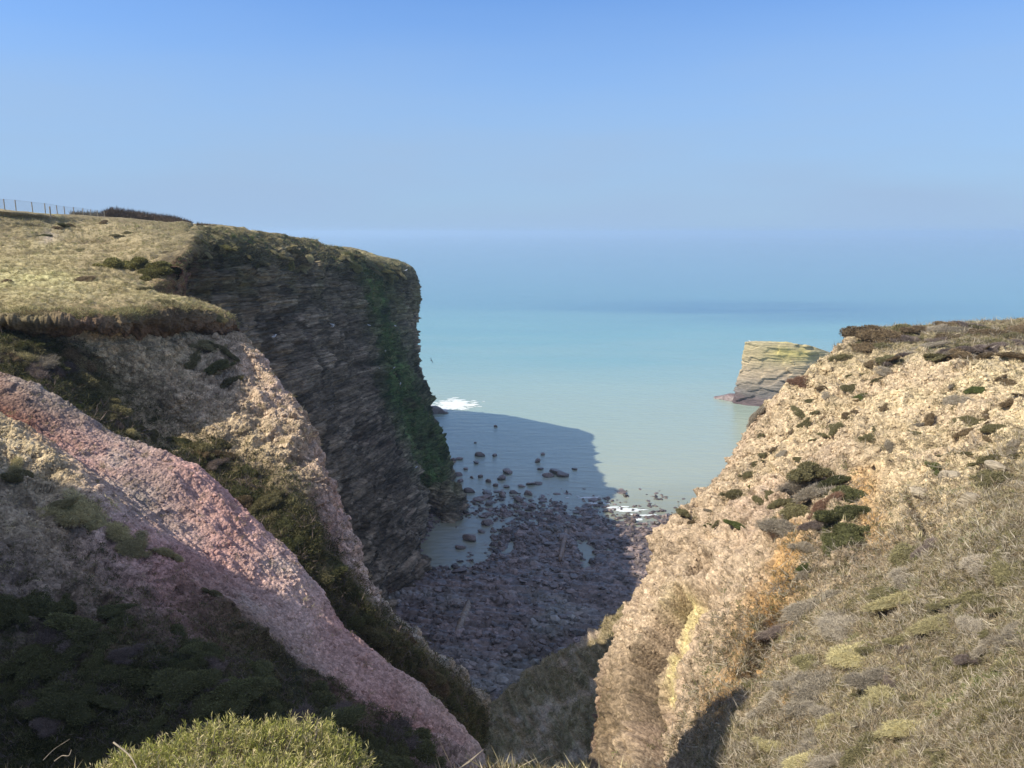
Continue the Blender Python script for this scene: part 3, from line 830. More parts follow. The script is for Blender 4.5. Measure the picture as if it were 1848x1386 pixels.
def put_shrub(px, py, w, kind, hgt=1., name=None, sink=.05, only=None, urange=None):
    """w = width in photo pixels"""
    hit = snap(px, py, only, 6)
    if hit is None: return None
    p, n, d = hit
    if urange:
        j = np.argmin(np.sum((lp.V - p) ** 2, 1))
        if np.sum((lp.V[j] - p) ** 2) > .5 or not urange[0] < lp.u[j] < urange[1]: return None
    st = STYLE[kind]
    me = SH[st, random.randrange({'leaf': 4, 'twig': 3, 'spiny': 2}[st])]
    nm = name or {'leaf': 'heather_bush', 'twig': 'twiggy_shrub', 'spiny': 'gorse_bush'}[st]
    o = bpy.data.objects.new(nm, me); COL.objects.link(o)
    o.material_slots[0].link = 'OBJECT'; o.material_slots[0].material = M_shrub[kind]
    size = w * d / F / 2 * 1.3
    PADS.append((px, py, w))
    stand(o, Vector(p) - Vector(n) * size * sink, n, size, hgt)
    o['_px'] = float(px); o['_py'] = float(py)
    return o


from mathutils import Vector, Matrix

KWORD = dict(olive='olive green heather cushion', dark='dark green gorse clump', green='fresh green cushion plant', brown='brown heather tuft', grey='grey twiggy dead shrub',
             red='reddish brown twiggy shrub', purple='purplish bare heather shrub', straw='pale straw coloured grass tussock', gorse='spiny yellow green gorse bush')
SCAT = dict(leaf='heather', twig='shrub', spiny='gorse')
PENDING = {}


def queue(o, kind, size, where, group):
    """labels are given once all the look-alikes of a spot are known"""
    if o is not None:
        PENDING.setdefault((kind, size, where, group), []).append(o)


ORD = ['first', 'second', 'third', 'fourth', 'fifth', 'sixth', 'seventh', 'eighth', 'ninth', 'tenth']


def flush_labels():
    for (kind, size, where, group), lst in PENDING.items():
        base = f"{size} {KWORD[kind]}".strip()
        lst.sort(key=lambda o: o['_px'])
        if where[0] == '!':
            for o in lst: tag(o, f"{base} {where[1:]}".strip(), SCAT[STYLE[kind]], group)
            continue
        for i, o in enumerate(lst):
            if len(lst) == 1: lab = f"{base} {where}"
            elif len(lst) == 2:
                a, b = lst; up = (a['_py'] < b['_py']) if abs(a['_py'] - b['_py']) > abs(a['_px'] - b['_px']) * .6 else None
                if up is None: lab = f"{'left' if i == 0 else 'right'} {base} {where}"
                else: lab = f"{'upper' if (o is a) == up else 'lower'} {base} {where}"
            elif i == 0: lab = f"{base} {where}, leftmost of {len(lst)}"
            elif i == len(lst) - 1: lab = f"{base} {where}, rightmost of {len(lst)}"
            else: lab = f"{base} {where}, {ORD[i] if i < 10 else 'eleventh'} from left"
            tag(o, lab, SCAT[STYLE[kind]], group)
    for o in COL.objects:
        for k in ('_px', '_py'):
            if k in o.keys(): del o[k]


# ---- shrubs of the sunlit cliff, read off the photograph
G_R = 'shrubs dotted over the sunlit cliff slope'
cr1 = [(700,360,100,'red'),(980,325,62,'olive'),(1135,300,80,'grey'),(1080,355,50,'olive'),(965,392,80,'olive'),(1005,440,60,'green'),(985,470,45,'olive'),(805,395,52,'brown'),(835,430,50,'grey'),(755,462,55,'olive'),
 (690,520,75,'olive'),(715,580,62,'olive'),(660,620,50,'brown'),(785,520,58,'olive'),(930,540,60,'brown'),(985,525,40,'brown'),(870,600,66,'olive'),(820,640,40,'olive'),(770,655,42,'olive'),(1130,495,42,'brown'),
 (1075,608,54,'olive'),(1045,648,62,'olive'),(1165,700,82,'grey'),(1360,555,78,'brown'),(1300,590,60,'grey'),(1305,630,66,'olive'),(1490,450,140,'grey'),(1600,400,75,'green'),(1485,380,42,'grey'),(1780,362,80,'brown'),
 (1725,345,38,'brown'),(1785,460,62,'brown'),(1830,430,50,'brown'),(1580,550,78,'olive'),(1670,520,58,'brown'),(1665,562,38,'brown'),(1550,612,95,'brown'),(1710,600,95,'olive'),(1660,660,40,'brown'),(1800,690,90,'grey'),
 (1840,610,40,'olive'),(1680,760,125,'olive'),(1565,735,52,'olive'),(1510,740,34,'olive'),(1392,800,88,'green'),(1720,850,180,'olive'),(500,490,44,'olive'),(490,635,36,'olive'),(560,710,36,'brown'),(605,730,50,'grey'),
 (510,740,40,'olive'),(690,760,46,'olive'),(470,780,54,'olive'),(430,840,72,'olive'),(440,900,36,'green'),(365,940,100,'olive'),(530,940,42,'olive'),(490,970,56,'olive'),(100,1035,70,'olive'),(225,1030,38,'grey'),
 (150,1080,42,'brown'),(380,1085,70,'green'),(270,1090,42,'olive'),(220,1100,38,'green'),(1210,260,52,'olive'),(1060,270,60,'brown'),(905,235,60,'olive'),(1410,740,36,'olive'),(460,545,70,'grey')]
def zone(x, y):
    if y < 340: return 'under the sunlit cliff rim'
    if x < 560: return 'near the sunlit cliff edge'
    if y < 560: return 'high on the bare tan scree' if x < 1250 else 'high on the scree by the frame edge'
    if x > 1250: return 'beside the rounded outcrops'
    return 'in the middle of the tan scree'
for (x, y, w, k) in cr1:
    o = put_shrub(1200 + .3506 * x, 560 + .3506 * (y + .15 * w), w * .3506 * 1.05, k, .9)
    queue(o, k, 'large' if w > 85 else ('small' if w < 46 else ''), zone(x, y), G_R)
for (x, y, w, k) in [(740,840,170,'olive'),(690,930,150,'grey'),(770,940,150,'grey'),(660,1060,130,'olive'),(620,1130,120,'grey'),(880,890,120,'dark'),(920,960,150,'dark'),(960,1040,120,'dark'),(880,1090,170,'dark'),
                     (930,1150,160,'dark'),(880,1220,140,'dark'),(810,1020,110,'red'),(790,1130,120,'purple'),(720,1230,100,'grey'),(727,1320,52,'green'),(710,1370,60,'grey'),(590,1000,90,'olive')]:
    o = put_shrub(1200 + .3506 * x, 560 + .3506 * y, w * .3506 * 1.1, k, 1.15)
    queue(o, k, '', 'in the thicket amid the scree', 'thicket halfway down the sunlit cliff')
rng = random.Random(5)
for i in range(46):          # heath along the rim of the sunlit cliff
    x = rng.uniform(1555, 1846); y = rng.uniform(588, 646) - (0 if x > 1620 else -10)
    k = rng.choice(['brown', 'olive', 'brown', 'grey', 'olive', 'purple'])
    o = put_shrub(x, y, rng.uniform(26, 52), k, .6)
    queue(o, k, '', '!in the heath on top of the sunlit cliff', 'heath on top of the sunlit cliff')
for (x, y, w, k, h_) in [(1570, 606, 60, 'brown', 1.0), (1600, 612, 66, 'brown', 1.1), (1625, 600, 50, 'olive', .9), (1560, 628, 40, 'brown', .9)]:
    queue(put_shrub(x, y, w, k, h_), k, '', 'overhanging the left corner of the sunlit cliff top', 'bushes at the corner of the sunlit cliff top')
for i in range(56):         # scrub of the lower right slope
    for t in range(20):
        x = rng.uniform(1395, 1846); y = rng.uniform(930, 1376)
        if y > 1690 - x * .42 - 0 and not (1430 < x < 1560 and y < 1000): break
    k = rng.choice(['olive', 'grey', 'olive', 'grey', 'straw', 'olive', 'purple', 'grey'])
    w = rng.uniform(30, 74) * (1 + .3 * (y - 900) / 480)
    o = put_shrub(x, y, w, k, .5)
    zn = 'near the bottom of the right slope' if y > 1230 else ('in the scrub by the right edge of the frame' if x > 1700 else 'in the scrub low on the sunlit slope')
    queue(o, k, 'large' if w > 85 else '', '!' + zn, 'scrub on the lower sunlit slope')
# ---- shrubs of the gully behind the pink spur
G_G = 'heather and gorse in the gully behind the pink spur'
band = [(20,640),(60,650),(110,650),(150,690),(190,720),(235,770),(280,810),(330,835),(380,850),(430,900),(480,960),(530,1000),(570,1060),(620,1120),(670,1170),(720,1200),(780,1240),(830,1290)]
for i in range(120):
    t = rng.uniform(0, len(band) - 1.01); j = int(t); f = t - j
    x = band[j][0] * (1 - f) + band[j + 1][0] * f; y = band[j][1] * (1 - f) + band[j + 1][1] * f
    hw = 26 if x < 300 else 44
    x += rng.gauss(0, hw * .55); y += rng.gauss(0, hw * .5)
    if x < 2 or x > 850: continue
    k = rng.choice(['olive', 'purple', 'olive', 'brown', 'grey', 'dark', 'olive', 'straw'] if x < 420 else ['dark', 'olive', 'dark', 'brown', 'dark', 'olive'])
    o = put_shrub(x, y, rng.uniform(24, 52), k, .95, urange=(5.5, 9))
    zn = 'under the turf overhang at the head of the gully' if x < 230 else ('in the gully below the tan scree' if x < 520 else 'on the shaded lower gully side')
    queue(o, k, '', '!' + zn, G_G)
for (x, y, w, k) in [(372,622,44,'straw'),(402,632,40,'olive'),(395,660,48,'dark'),(352,645,36,'olive'),(412,690,34,'olive'),(380,676,30,'straw'),(120,930,70,'straw'),(170,940,80,'straw'),(100,915,50,'straw'),(40,860,60,'olive'),(30,835,34,'straw'),(240,985,44,'straw'),(205,960,50,'straw'),(300,1000,40,'straw'),(390,1075,40,'olive')]:
    o = put_shrub(x, y, w, k, .75)
    queue(o, k, '', 'at the top of the tan scree' if x > 340 and y < 800 else 'on the lit edge of the pink spur', 'tufts on the left screes')
for i in range(75):          # heath of the dark hollow
    x = rng.uniform(0, 800); y0 = 1085 + max(0, x - 330) * .62
    y = rng.uniform(y0, max(y0 + 40, 1376))
    if y > 1380: continue
    k = rng.choice(['dark', 'dark', 'purple', 'dark', 'dark'])
    w = rng.uniform(50, 110)
    queue(put_shrub(x, y, w * .8, k, .7, urange=(-1, 2.7)), k, 'large' if w > 85 else '', '!in the dark hollow under the pink spur', 'heath in the dark hollow')
# ---- plateau gorse
for (x, y, w, k, wh) in [(205, 478, 66, 'gorse', 'standing alone on the turf plateau'), (250, 478, 64, 'gorse', 'beside the red earth scar'), (292, 488, 70, 'gorse', 'beside the red earth scar'), (275, 500, 44, 'gorse', 'beside the red earth scar')]:
    queue(put_shrub(x, y, w * .72, k, 1.25), k, '', wh, 'gorse bushes on the turf plateau')
for (x, y, w, k) in [(140, 452, 26, 'olive'), (100, 412, 34, 'brown'), (118, 410, 34, 'dark'), (130, 405, 30, 'brown'), (80, 425, 26, 'dark'), (210, 425, 26, 'olive'), (185, 402, 30, 'brown'), (230, 420, 30, 'olive'), (150, 505, 44, 'brown'), (255, 520, 36, 'olive'), (300, 548, 40, 'olive'), (330, 556, 40, 'olive'), (395, 575, 34, 'olive'), (370, 560, 34, 'straw'), (10, 505, 30, 'brown')]:
    queue(put_shrub(x, y, w * .62, k, .75), k, '', '!low in the grass of the turf plateau', 'low heather on the turf plateau')
# brow of the far cliff
for i in range(34):
    x = rng.uniform(335, 735); yt = np.interp(x, [335, 400, 530, 640, 740], [412, 418, 436, 458, 490])
    y = yt + rng.uniform(3, 50) * (1.0 if x < 600 else .55)
    k = rng.choice(['olive', 'straw', 'straw', 'gorse'])
    queue(put_shrub(x, y, rng.uniform(12, 26), k, .8, only=[cp]), k, '', '!on the brow of the big shaded cliff', 'heather on the brow of the big cliff')
flush_labels()

# ------------------------------------------------------------------ uncountable ground cover
def tuft_tpl(seed, style):
    rng = np.random.default_rng(seed)
    if style == 'sprig':
        n = 24; base = rng.normal(size=(n, 3)) * (.38, .38, .06); d = unit(rng.normal(size=(n, 3)) * .75 + (0, 0, .8))
        return blades(base, d, rng.uniform(.3, .75, n), rng.uniform(.06, .12, n), rng)
    if style == 'straw':
        n = 14; base = rng.normal(size=(n, 3)) * (.25, .25, .02); d = unit(rng.normal(size=(n, 3)) * .7 + (.25, 0, .8))
        return blades(base, d, rng.uniform(.6, 1.1, n), rng.uniform(.03, .055, n), rng, .8)
    n = 18; base = rng.normal(size=(n, 3)) * (.45, .45, .1); d = unit(rng.normal(size=(n, 3)) + (0, 0, .35))
    return blades(base, d, rng.uniform(.5, 1.3, n), rng.uniform(.022, .042, n), rng, .9)


TPL = {st: np.stack([tuft_tpl(900 + k, st) if st != 'sprig' else tuft_tpl(900 + k, st) for k in range(10)]) for st in ('sprig', 'straw', 'twig')}
STUFF = {'sprig': [], 'straw': [], 'twig': []}


def scatter(p, n, weight, sizef, mix, seed, margin=120):
    """tufts over a patch, as dense as the patch is large in view"""
    rng = np.random.default_rng(seed)
    sh = (p.nu, p.nv)
    a = p.px.reshape(sh); b = p.py.reshape(sh)
    ap = np.abs(np.gradient(a, axis=0) * np.gradient(b, axis=1) - np.gradient(a, axis=1) * np.gradient(b, axis=0)).ravel()
    vis = (p.d > 1) & (p.px > -margin) & (p.px < 1848 + margin) & (p.py > 0) & (p.py < 1386 + margin)
    facing = np.sum(p.N * -p.V, 1) / np.linalg.norm(p.V, axis=1)
    w = np.clip(ap, 0, 300) * vis * weight * (facing > -.15)
    w /= w.sum()
    idx = rng.choice(len(w), n, p=w)
    P = p.V[idx]; N = p.N[idx]; D = p.d[idx]
    step = np.linalg.norm(np.gradient(p.V.reshape(p.nu, p.nv, 3), axis=0), axis=-1).ravel()[idx]
    P = P + np.cross(N, unit(rng.normal(size=(n, 3)))) * (step * rng.uniform(-.6, .6, n))[:, None]
    size = sizef(D) * rng.uniform(.6, 1.4, n)
    field = fbm(P, .45, 3, seed=seed) + rng.normal(size=n) * .22
    q = np.quantile(field, np.cumsum([m[2] for m in mix])[:-1] / sum(m[2] for m in mix))
    cls = np.digitize(field, q)
    for ci, (st, col, fr) in enumerate(mix):
        k = np.nonzero(cls == ci)[0]
        if not len(k): continue
        T = TPL[st][rng.integers(0, 10, len(k))]
        th = rng.uniform(0, 6.283, len(k)); c, s_ = np.cos(th), np.sin(th)
        up = unit(N[k] * .55 + np.array((0, 0, .6)))
        ex = unit(np.cross(np.tile((0., 1, 0), (len(k), 1)), up)); ey = np.cross(up, ex)
        X = ex * c[:, None] + ey * s_[:, None]; Yv = -ex * s_[:, None] + ey * c[:, None]
        sc = size[k][:, None, None, None]
        V = (T[..., 0:1] * X[:, None, None] + T[..., 1:2] * Yv[:, None, None] + T[..., 2:3] * up[:, None, None]) * sc + P[k][:, None, None]
        shade = rng.uniform(.6, 1.4, (len(k), T.shape[1])) * (1 + .25 * fbm(P[k], .9, 2, seed=seed + 9))[:, None]
        C = np.array(col) * np.repeat(shade.reshape(-1), 4)[:, None]
        STUFF[st].append((V.reshape(-1, 3), C))


OL, DK, GR, BR, GY, STW, PU = (.20, .18, .085), (.085, .09, .036), (.165, .19, .065), (.21, .155, .09), (.36, .31, .24), (.50, .43, .25), (.16, .125, .11)
szA = lambda D: np.clip(.0070 * D, .05, .36)
scatter(rp, 42000, np.clip(rp.veg - .15, 0, 1) ** 1.2, lambda D: np.clip(.0068 * D, .05, .30), [('sprig', OL, 2.4), ('twig', GY, 2.6), ('sprig', BR, 1.6), ('twig', (.30, .235, .155), 1.8), ('sprig', (.16, .15, .065), 1.2), ('straw', STW, .7), ('twig', (.40, .35, .26), 1.2), ('sprig', GR, .6)], 301)
padw = np.zeros(len(rp.V))
for (x_, y_, w_) in PADS:
    if 1190 < x_ and y_ < 1060:
        m_ = (np.abs(rp.px - x_) < w_ * 2.2) & (np.abs(rp.py - y_) < w_ * 2.)
        padw[m_] = np.maximum(padw[m_], np.exp(-(((rp.px[m_] - x_) / (w_ * .85)) ** 2 + ((rp.py[m_] - y_) / (w_ * .62)) ** 2)))
scatter(rp, 4200, padw * (padw > .12), lambda D: np.clip(.0050 * D, .06, .32), [('sprig', (.17, .15, .07), 2), ('sprig', BR, 1.5), ('twig', GY, 1.5), ('sprig', OL, 1.)], 311)
scatter(rp, 1300, np.clip(.5 - rp.veg, 0, 1) * (rp.u > 1.5), lambda D: np.clip(.0045 * D, .06, .3), [('sprig', OL, 1), ('sprig', BR, 1), ('twig', BR, 1)], 302)
scatter(lp, 25000, np.clip(lp.veg - .2, 0, 1) * (1 - pinkz), szA, [('sprig', DK, 3), ('sprig', OL, 2), ('twig', PU, 1), ('straw', (.22, .20, .10), .8), ('sprig', (.085, .095, .035), 2)], 303)
scatter(lp, 1800, np.clip(.45 - lp.veg, 0, 1) * (1 - .8 * pinkz), lambda D: np.clip(.005 * D, .05, .3), [('straw', STW, 1), ('sprig', OL, 1), ('sprig', BR, .6)], 304)
scatter(tp, 9000, np.clip(tp.veg, 0, 1) * (1 - .9 * scar[:, 0]) * (tp.u < 7.4), lambda D: np.clip(.0032 * D, .1, .26), [('straw', (.46, .40, .21), 3), ('straw', (.36, .31, .16), 2), ('sprig', (.30, .245, .125), 1.3), ('sprig', (.36, .36, .15), 1)], 305)
scatter(tp, 700, ((tp.u > 1.9) & (tp.u < 2.4)).astype(float), lambda D: np.clip(.006 * D, .1, .35), [('sprig', (.28, .26, .12), 2), ('straw', (.5, .44, .23), 1), ('sprig', BR, 1)], 306)
scatter(cp, 2600, cp.veg ** 1.5 * (cp.v > 1.15), lambda D: np.clip(.0036 * D, .2, .6), [('sprig', (.25, .22, .11), 2), ('straw', (.42, .37, .19), 1), ('sprig', (.085, .13, .045), 1.)], 307)
scatter(gp, 3500, gp.veg, lambda D: np.clip(.006 * D, .2, .5), [('sprig', (.27, .22, .11), 2), ('sprig', (.20, .185, .08), 1), ('straw', (.36, .29, .17), .8)], 308)
scatter(fp, 7000, np.ones(len(fp.V)), lambda D: np.clip(.016 * D, .03, .2), [('sprig', (.16, .15, .05), 2), ('straw', STW, 1), ('sprig', (.17, .13, .07), 2), ('twig', GY, .8)], 309, 300)
M_cover = {'sprig': leaf_mat('heath_sprigs', (1, 1, 1), 0), 'straw': leaf_mat('dry_blades', (1, 1, 1), 0), 'twig': leaf_mat('bare_twigs', (1, 1, 1), 0, .05)}
for st, nm in (('sprig', 'heath_cover'), ('straw', 'dry_grass'), ('twig', 'dead_bracken')):
    V = np.concatenate([a for a, c in STUFF[st]]); C = np.concatenate([c for a, c in STUFF[st]])
    tag(mesh_np(nm, V, blade_faces(len(V) // 4), M_cover[st], C, smooth=False), kind='stuff')


# ------------------------------------------------------------------ loose stones
def rock_tpl(seed, sub, cuts=7, rough=.18):
    rng = np.random.default_rng(seed)
    v, f = ICO[sub]
    v = v * (1 + rough * fbm(v + seed * 3.1, 1.3, 3, seed=seed))[:, None]
    for k in range(cuts):
        n = unit(rng.normal(size=3)); c = rng.uniform(.55, .85)
        e = v @ n - c
        v = v - np.where(e > 0, e * .9, 0)[:, None] * n
    v = v * np.array((1, rng.uniform(.6, .95), rng.uniform(.35, .7)))
    return v, f


def stones(name, P, N, size, col, mat, seed, sub=1):
    rng = np.random.default_rng(seed)
    tpl = [rock_tpl(seed + k, sub) for k in range(8)]
    f = tpl[0][1]; T = np.stack([t[0] for t in tpl])
    n = len(P)
    T = T[rng.integers(0, 8, n)]
    ex = unit(rng.normal(size=(n, 3))); up = unit(N + rng.normal(size=(n, 3)) * .35); ex = unit(np.cross(up, ex)); ey = np.cross(up, ex)
    V = (T[..., 0:1] * ex[:, None] + T[..., 1:2] * ey[:, None] + T[..., 2:3] * up[:, None]) * size[:, None, None] + P[:, None]
    m = T.shape[1]
    Fc = (f[None] + (np.arange(n) * m)[:, None, None]).reshape(-1, 3)
    return tag(mesh_np(name, V.reshape(-1, 3), Fc, mat, np.repeat(col, m, 0), smooth=False), kind='stuff')


def pick_pts(p, n, weight, seed, margin=60):
    rng = np.random.default_rng(seed)
    sh = (p.nu, p.nv); a = p.px.reshape(sh); b = p.py.reshape(sh)
    ap = np.abs(np.gradient(a, axis=0) * np.gradient(b, axis=1) - np.gradient(a, axis=1) * np.gradient(b, axis=0)).ravel()
    vis = (p.px > -margin) & (p.px < 1848 + margin) & (p.py > 0) & (p.py < 1386 + margin) & (p.d > 1)
    w = np.clip(ap, 0, 300) * vis * weight; w /= w.sum()
    idx = rng.choice(len(w), n, p=w)
    step = np.linalg.norm(np.gradient(p.V.reshape(p.nu, p.nv, 3), axis=0), axis=-1).ravel()[idx]
    P = p.V[idx] + np.cross(p.N[idx], unit(rng.normal(size=(n, 3)))) * (step * rng.uniform(-.7, .7, n))[:, None]
    return idx, P, rng


M_stone = ground_mat('loose_stone', 14., .3, .6, .04)
idx, P, rng2 = pick_pts(rp, 22000, np.clip(.75 - rp.veg, 0, 1) * (rp.u > 2.5) * (1 - .93 * edge), 401)
stones('scree_stones', P, rp.N[idx], np.clip(.0014 * rp.d[idx], .025, .16) * rng2.lognormal(0, .5, len(P)), rp.col[idx] * rng2.uniform(.75, 1.35, len(P))[:, None], M_stone, 500)
idx, P, rng2 = pick_pts(lp, 18000, np.clip(.75 - lp.veg, 0, 1) * (1 - .75 * pinkz) + .02, 402)
stones('scree_stones', P, lp.N[idx], np.clip(.0015 * lp.d[idx], .025, .14) * rng2.lognormal(0, .5, len(P)), lp.col[idx] * rng2.uniform(.75, 1.45, len(P))[:, None], M_stone, 520)

# ------------------------------------------------------------------ boulders of the beach
M_boulder = ground_mat('boulder_rock', 2.2, .4, .9, .15, spec=.5, rough=.42)
bpX = lambda x, y: 0
BT = []
for k in range(9):
    v, f = rock_tpl(600 + k, 3, 9, .22)
    c = np.array([(.155, .115, .10), (.19, .14, .12), (.125, .10, .09)][k % 3]) * np.ones((len(v), 3))
    o = mesh_np('boulder', v, f, M_boulder, c, smooth=False); BT.append(o.data); bpy.data.objects.remove(o)


def boulder(x, y, size, label, group, sink=.25, h=1., z=None):
    o = bpy.data.objects.new('boulder', random.choice(BT)); COL.objects.link(o)
    i = int(np.clip(round((x + 45) / 120 * (nx - 1)), 0, nx - 1)); j = int(np.clip(round((y - 52) / 173 * (ny - 1)), 0, ny - 1))
    zz_ = max(bp_.V[i * ny + j, 2], SEA - .1) if z is None else z
    o.matrix_world = Matrix.Translation((x, y, zz_ + size * h * (.5 - sink) * .5)) @ Matrix.Rotation(random.uniform(0, 6.28), 4, 'Z') @ Matrix.Rotation(random.uniform(-.3, .3), 4, 'X') @ Matrix.Diagonal((size * .5, size * .5, size * .5 * h, 1))
    return tag(o, label, 'boulder', group)


def at_sea(px, py):
    """where the ray through a photo pixel meets the sea"""
    p = W(px, py, 1.); return p * (SEA / p[2])


sea_rocks = [(405,470,75,'large pointed boulder standing in the shaded water, farthest big rock from the beach'),(510,475,40,'small round boulder just right of the big pointed rock in the water'),
 (225,505,40,'small low boulder in the water nearest the foot of the cliff'),(265,495,50,'low boulder in the water touching a smaller one near the cliff foot'),(385,523,45,'boulder awash in the water just below the big pointed rock'),
 (845,463,45,'flat rock barely breaking the shaded water near the shadow edge'),(808,513,55,'lone rounded boulder in the shaded water, right of the others'),(600,588,90,'long flat boulder alone in the shaded shallows'),
 (885,615,80,'left boulder of the clustered trio in the shallows'),(940,592,95,'top boulder of the clustered trio in the shallows'),(985,612,85,'right boulder of the clustered trio in the shallows'),
 (830,565,45,'thin flat rock awash between the lone boulder and the trio'),(255,610,60,'dark boulder in the shallows close beside the mossy buttress'),(310,565,45,'low flat rock in the shallows beyond the mossy buttress'),
 (410,622,42,'small boulder in the shallows left of the long flat boulder'),(560,632,70,'low greenish boulder in the shallows below the long flat boulder'),(470,655,48,'small boulder at the water edge below the long flat boulder'),
 (515,270,28,'tiny dark rock far out in the shaded water'),(375,383,22,'tiniest dark rock poking out of the shaded water midway'),(1065,567,40,'flat rock awash just inside the edge of the shadow')]
for (x, y, w, lab) in sea_rocks:
    p = at_sea(760 + .2597 * x, 700 + .2597 * y)
    boulder(p[0], p[1], w * .2597 * np.linalg.norm(p) / F * 1.15, lab, 'boulders standing in the shallow water', .3, 1.0, SEA)
rng = random.Random(9)
cnt = 0
for (x, y, w) in [(515,680,50),(590,690,50),(700,685,55),(755,670,70),(815,668,60),(270,655,60),(350,625,35),(460,735,80),(330,720,90),(290,760,70),(400,780,70),(560,750,80),(640,730,70),(680,780,90),(740,740,70),(660,830,60),(770,830,70),(560,860,50),(620,865,45),(700,880,60),(890,880,50),(470,810,70),(460,945,85),(420,1000,60),(270,1110,70),(340,1050,110),(600,1000,70),(550,1090,60)]:
    p = at_sea(760 + .2597 * x, 700 + .2597 * y)
    boulder(p[0], p[1], w * .2597 * np.linalg.norm(p) / F * 1.1, 'dark boulder in the boulder bank along the edge of the shaded tide pool', 'boulders around the tide pool', .3)
while cnt < 250:
    px = rng.uniform(790, 1210); py = rng.uniform(880, 1250)
    p = at_sea(px, py)
    if p[1] < 95 or (py > 1080 and rng.random() < .7): continue
    if px < 940 and 940 < py < 1020 and rng.random() < .8: continue
    boulder(p[0], p[1], min(3.6, rng.lognormvariate(.35, .35)), 'dark purplish boulder lying among the countless others on the shaded beach', 'boulders strewn over the beach', .4, rng.uniform(.4, .65))
    cnt += 1
idx, P, rng2 = pick_pts(bp_, 14000, (zz > -.15) * (1 - .72 * plat) * (1 - .6 * poolm), 403)
stones('beach_stones', P, bp_.N[idx], rng2.lognormal(-.85, .42, len(P)), bp_.col[idx] * rng2.uniform(.6, 1.6, len(P))[:, None] + .006, M_boulder, 540, 1)

# rust brown rock ribs and the low skerry off the nose
def rock_body(name, pts, radii, hs, label, cat, col, seed, group=None, parent=None, strata=0., mat=None):
    """a rock ridge: a ring-lofted body along a ground line"""
    pts = np.array(pts, float); n = len(pts)
    tt = np.linspace(0, n - 1, (n - 1) * 14 + 1)
    ip = lambda a: np.array([np.interp(tt, np.arange(n), np.asarray(a, float)[:, k]) for k in range(np.asarray(a).shape[1])]).T
    C = ip(pts); Rr = np.interp(tt, np.arange(n), radii); Hh = np.interp(tt, np.arange(n), hs)
    T = unit(np.gradient(C, axis=0)); Sd = np.stack([T[:, 1], -T[:, 0], T[:, 0] * 0], 1)
    ang = np.linspace(-.15, math.pi + .15, 22)
    V = C[:, None] + Sd[:, None] * (np.cos(ang)[None, :, None] * Rr[:, None, None]) + np.array((0, 0, 1.)) * (np.sin(ang)[None, :, None] * Hh[:, None, None])
    V[0] = C[0] + (V[0] - C[0]) * .05; V[-1] = C[-1] + (V[-1] - C[-1]) * .05
    V = V.reshape(-1, 3)
    d = fbm(V, .8 / max(radii), 4, .6, seed=seed) * .35 * max(radii)
    V = V + d[:, None] * np.array((1, .6, .6))
    col = np.array(col) * (1 + .4 * fbm(V, 2. / max(radii), 3, seed=seed + 3))[:, None]
    o = mesh_np(name, V, grid_faces(len(tt), 22), mat or M_boulder, col, smooth=False)
    return tag(o, label, cat, group)
a, b, c = at_sea(1022, 962), at_sea(1018, 985), at_sea(1010, 1020)
rock_body('rock_rib', [a + (0, 0, .5), b + (0, 0, .6), c + (0, 0, .7)], [.4, .6, .4], [.7, .9, .6], 'narrow rust brown rock rib standing out of the dark beach boulders', 'rock', (.20, .12, .075), 61)
a, b, c = at_sea(848, 1095), at_sea(838, 1125), at_sea(822, 1165)
rock_body('rock_rib', [a + (0, 0, 1), b + (0, 0, 1.1), c + (0, 0, 1.3)], [.4, .7, .4], [.6, .7, .5], 'thin tan rock rib on the beach below the gully mouth', 'rock', (.22, .16, .11), 62)
a, b, c = at_sea(768, 748), at_sea(786, 744), at_sea(811, 746)
rock_body('skerry', [a + (-2, 0, -.3), b + (0, 0, -.3), c + (0, 0, -.4)], [3., 2.6, .8], [3.4, 2.6, .5], 'low dark skerry at the tip of the shaded headland beside white surf', 'rock', (.12, .10, .085), 63)
p = at_sea(1300, 718)

# ------------------------------------------------------------------ rounded outcrops in the sunlit slope
M_out = ground_mat('outcrop_rock', 3.5, .4, 1., .25, stretch=(.6, .6, 2.4))
for (px, py, w, lab) in [(1722, 862, 66, 'big rounded grey tan outcrop bulging from the sunlit slope beside a green cushion'), (1756, 905, 74, 'banded rock outcrop with a black shadow beneath it in the sunlit slope'), (1800, 842, 50, 'smaller pale outcrop above the banded one near the frame edge'), (1660, 890, 44, 'small cracked outcrop left of the banded one'), (1668, 1085, 30, 'small pale rock jutting from the scrub on the lower sunlit slope')]:
    p, n, d = snap(px, py, [rp])
    v, f = rock_tpl(700 + px, 4, 6, .28)
    st_ = fbm(v * np.array((.6, .6, 5.)), 1.2, 3, seed=px)
    v = v * (1 + .10 * st_)[:, None]
    c = np.array((.42, .35, .25)) * (1 + .35 * st_)[:, None]
    o = mesh_np('rock_outcrop', v, f, M_out, c, smooth=False)
    s_ = w * d / F * .5
    o.matrix_world = Matrix.Translation(Vector(p) - Vector(n) * s_ * .15) @ Matrix.Rotation(.4, 4, 'Y') @ Matrix.Rotation(random.uniform(0, 3), 4, 'Z') @ Matrix.Diagonal((s_, s_, s_ * .95, 1))
    tag(o, lab, 'rock', 'outcrops in the sunlit slope')

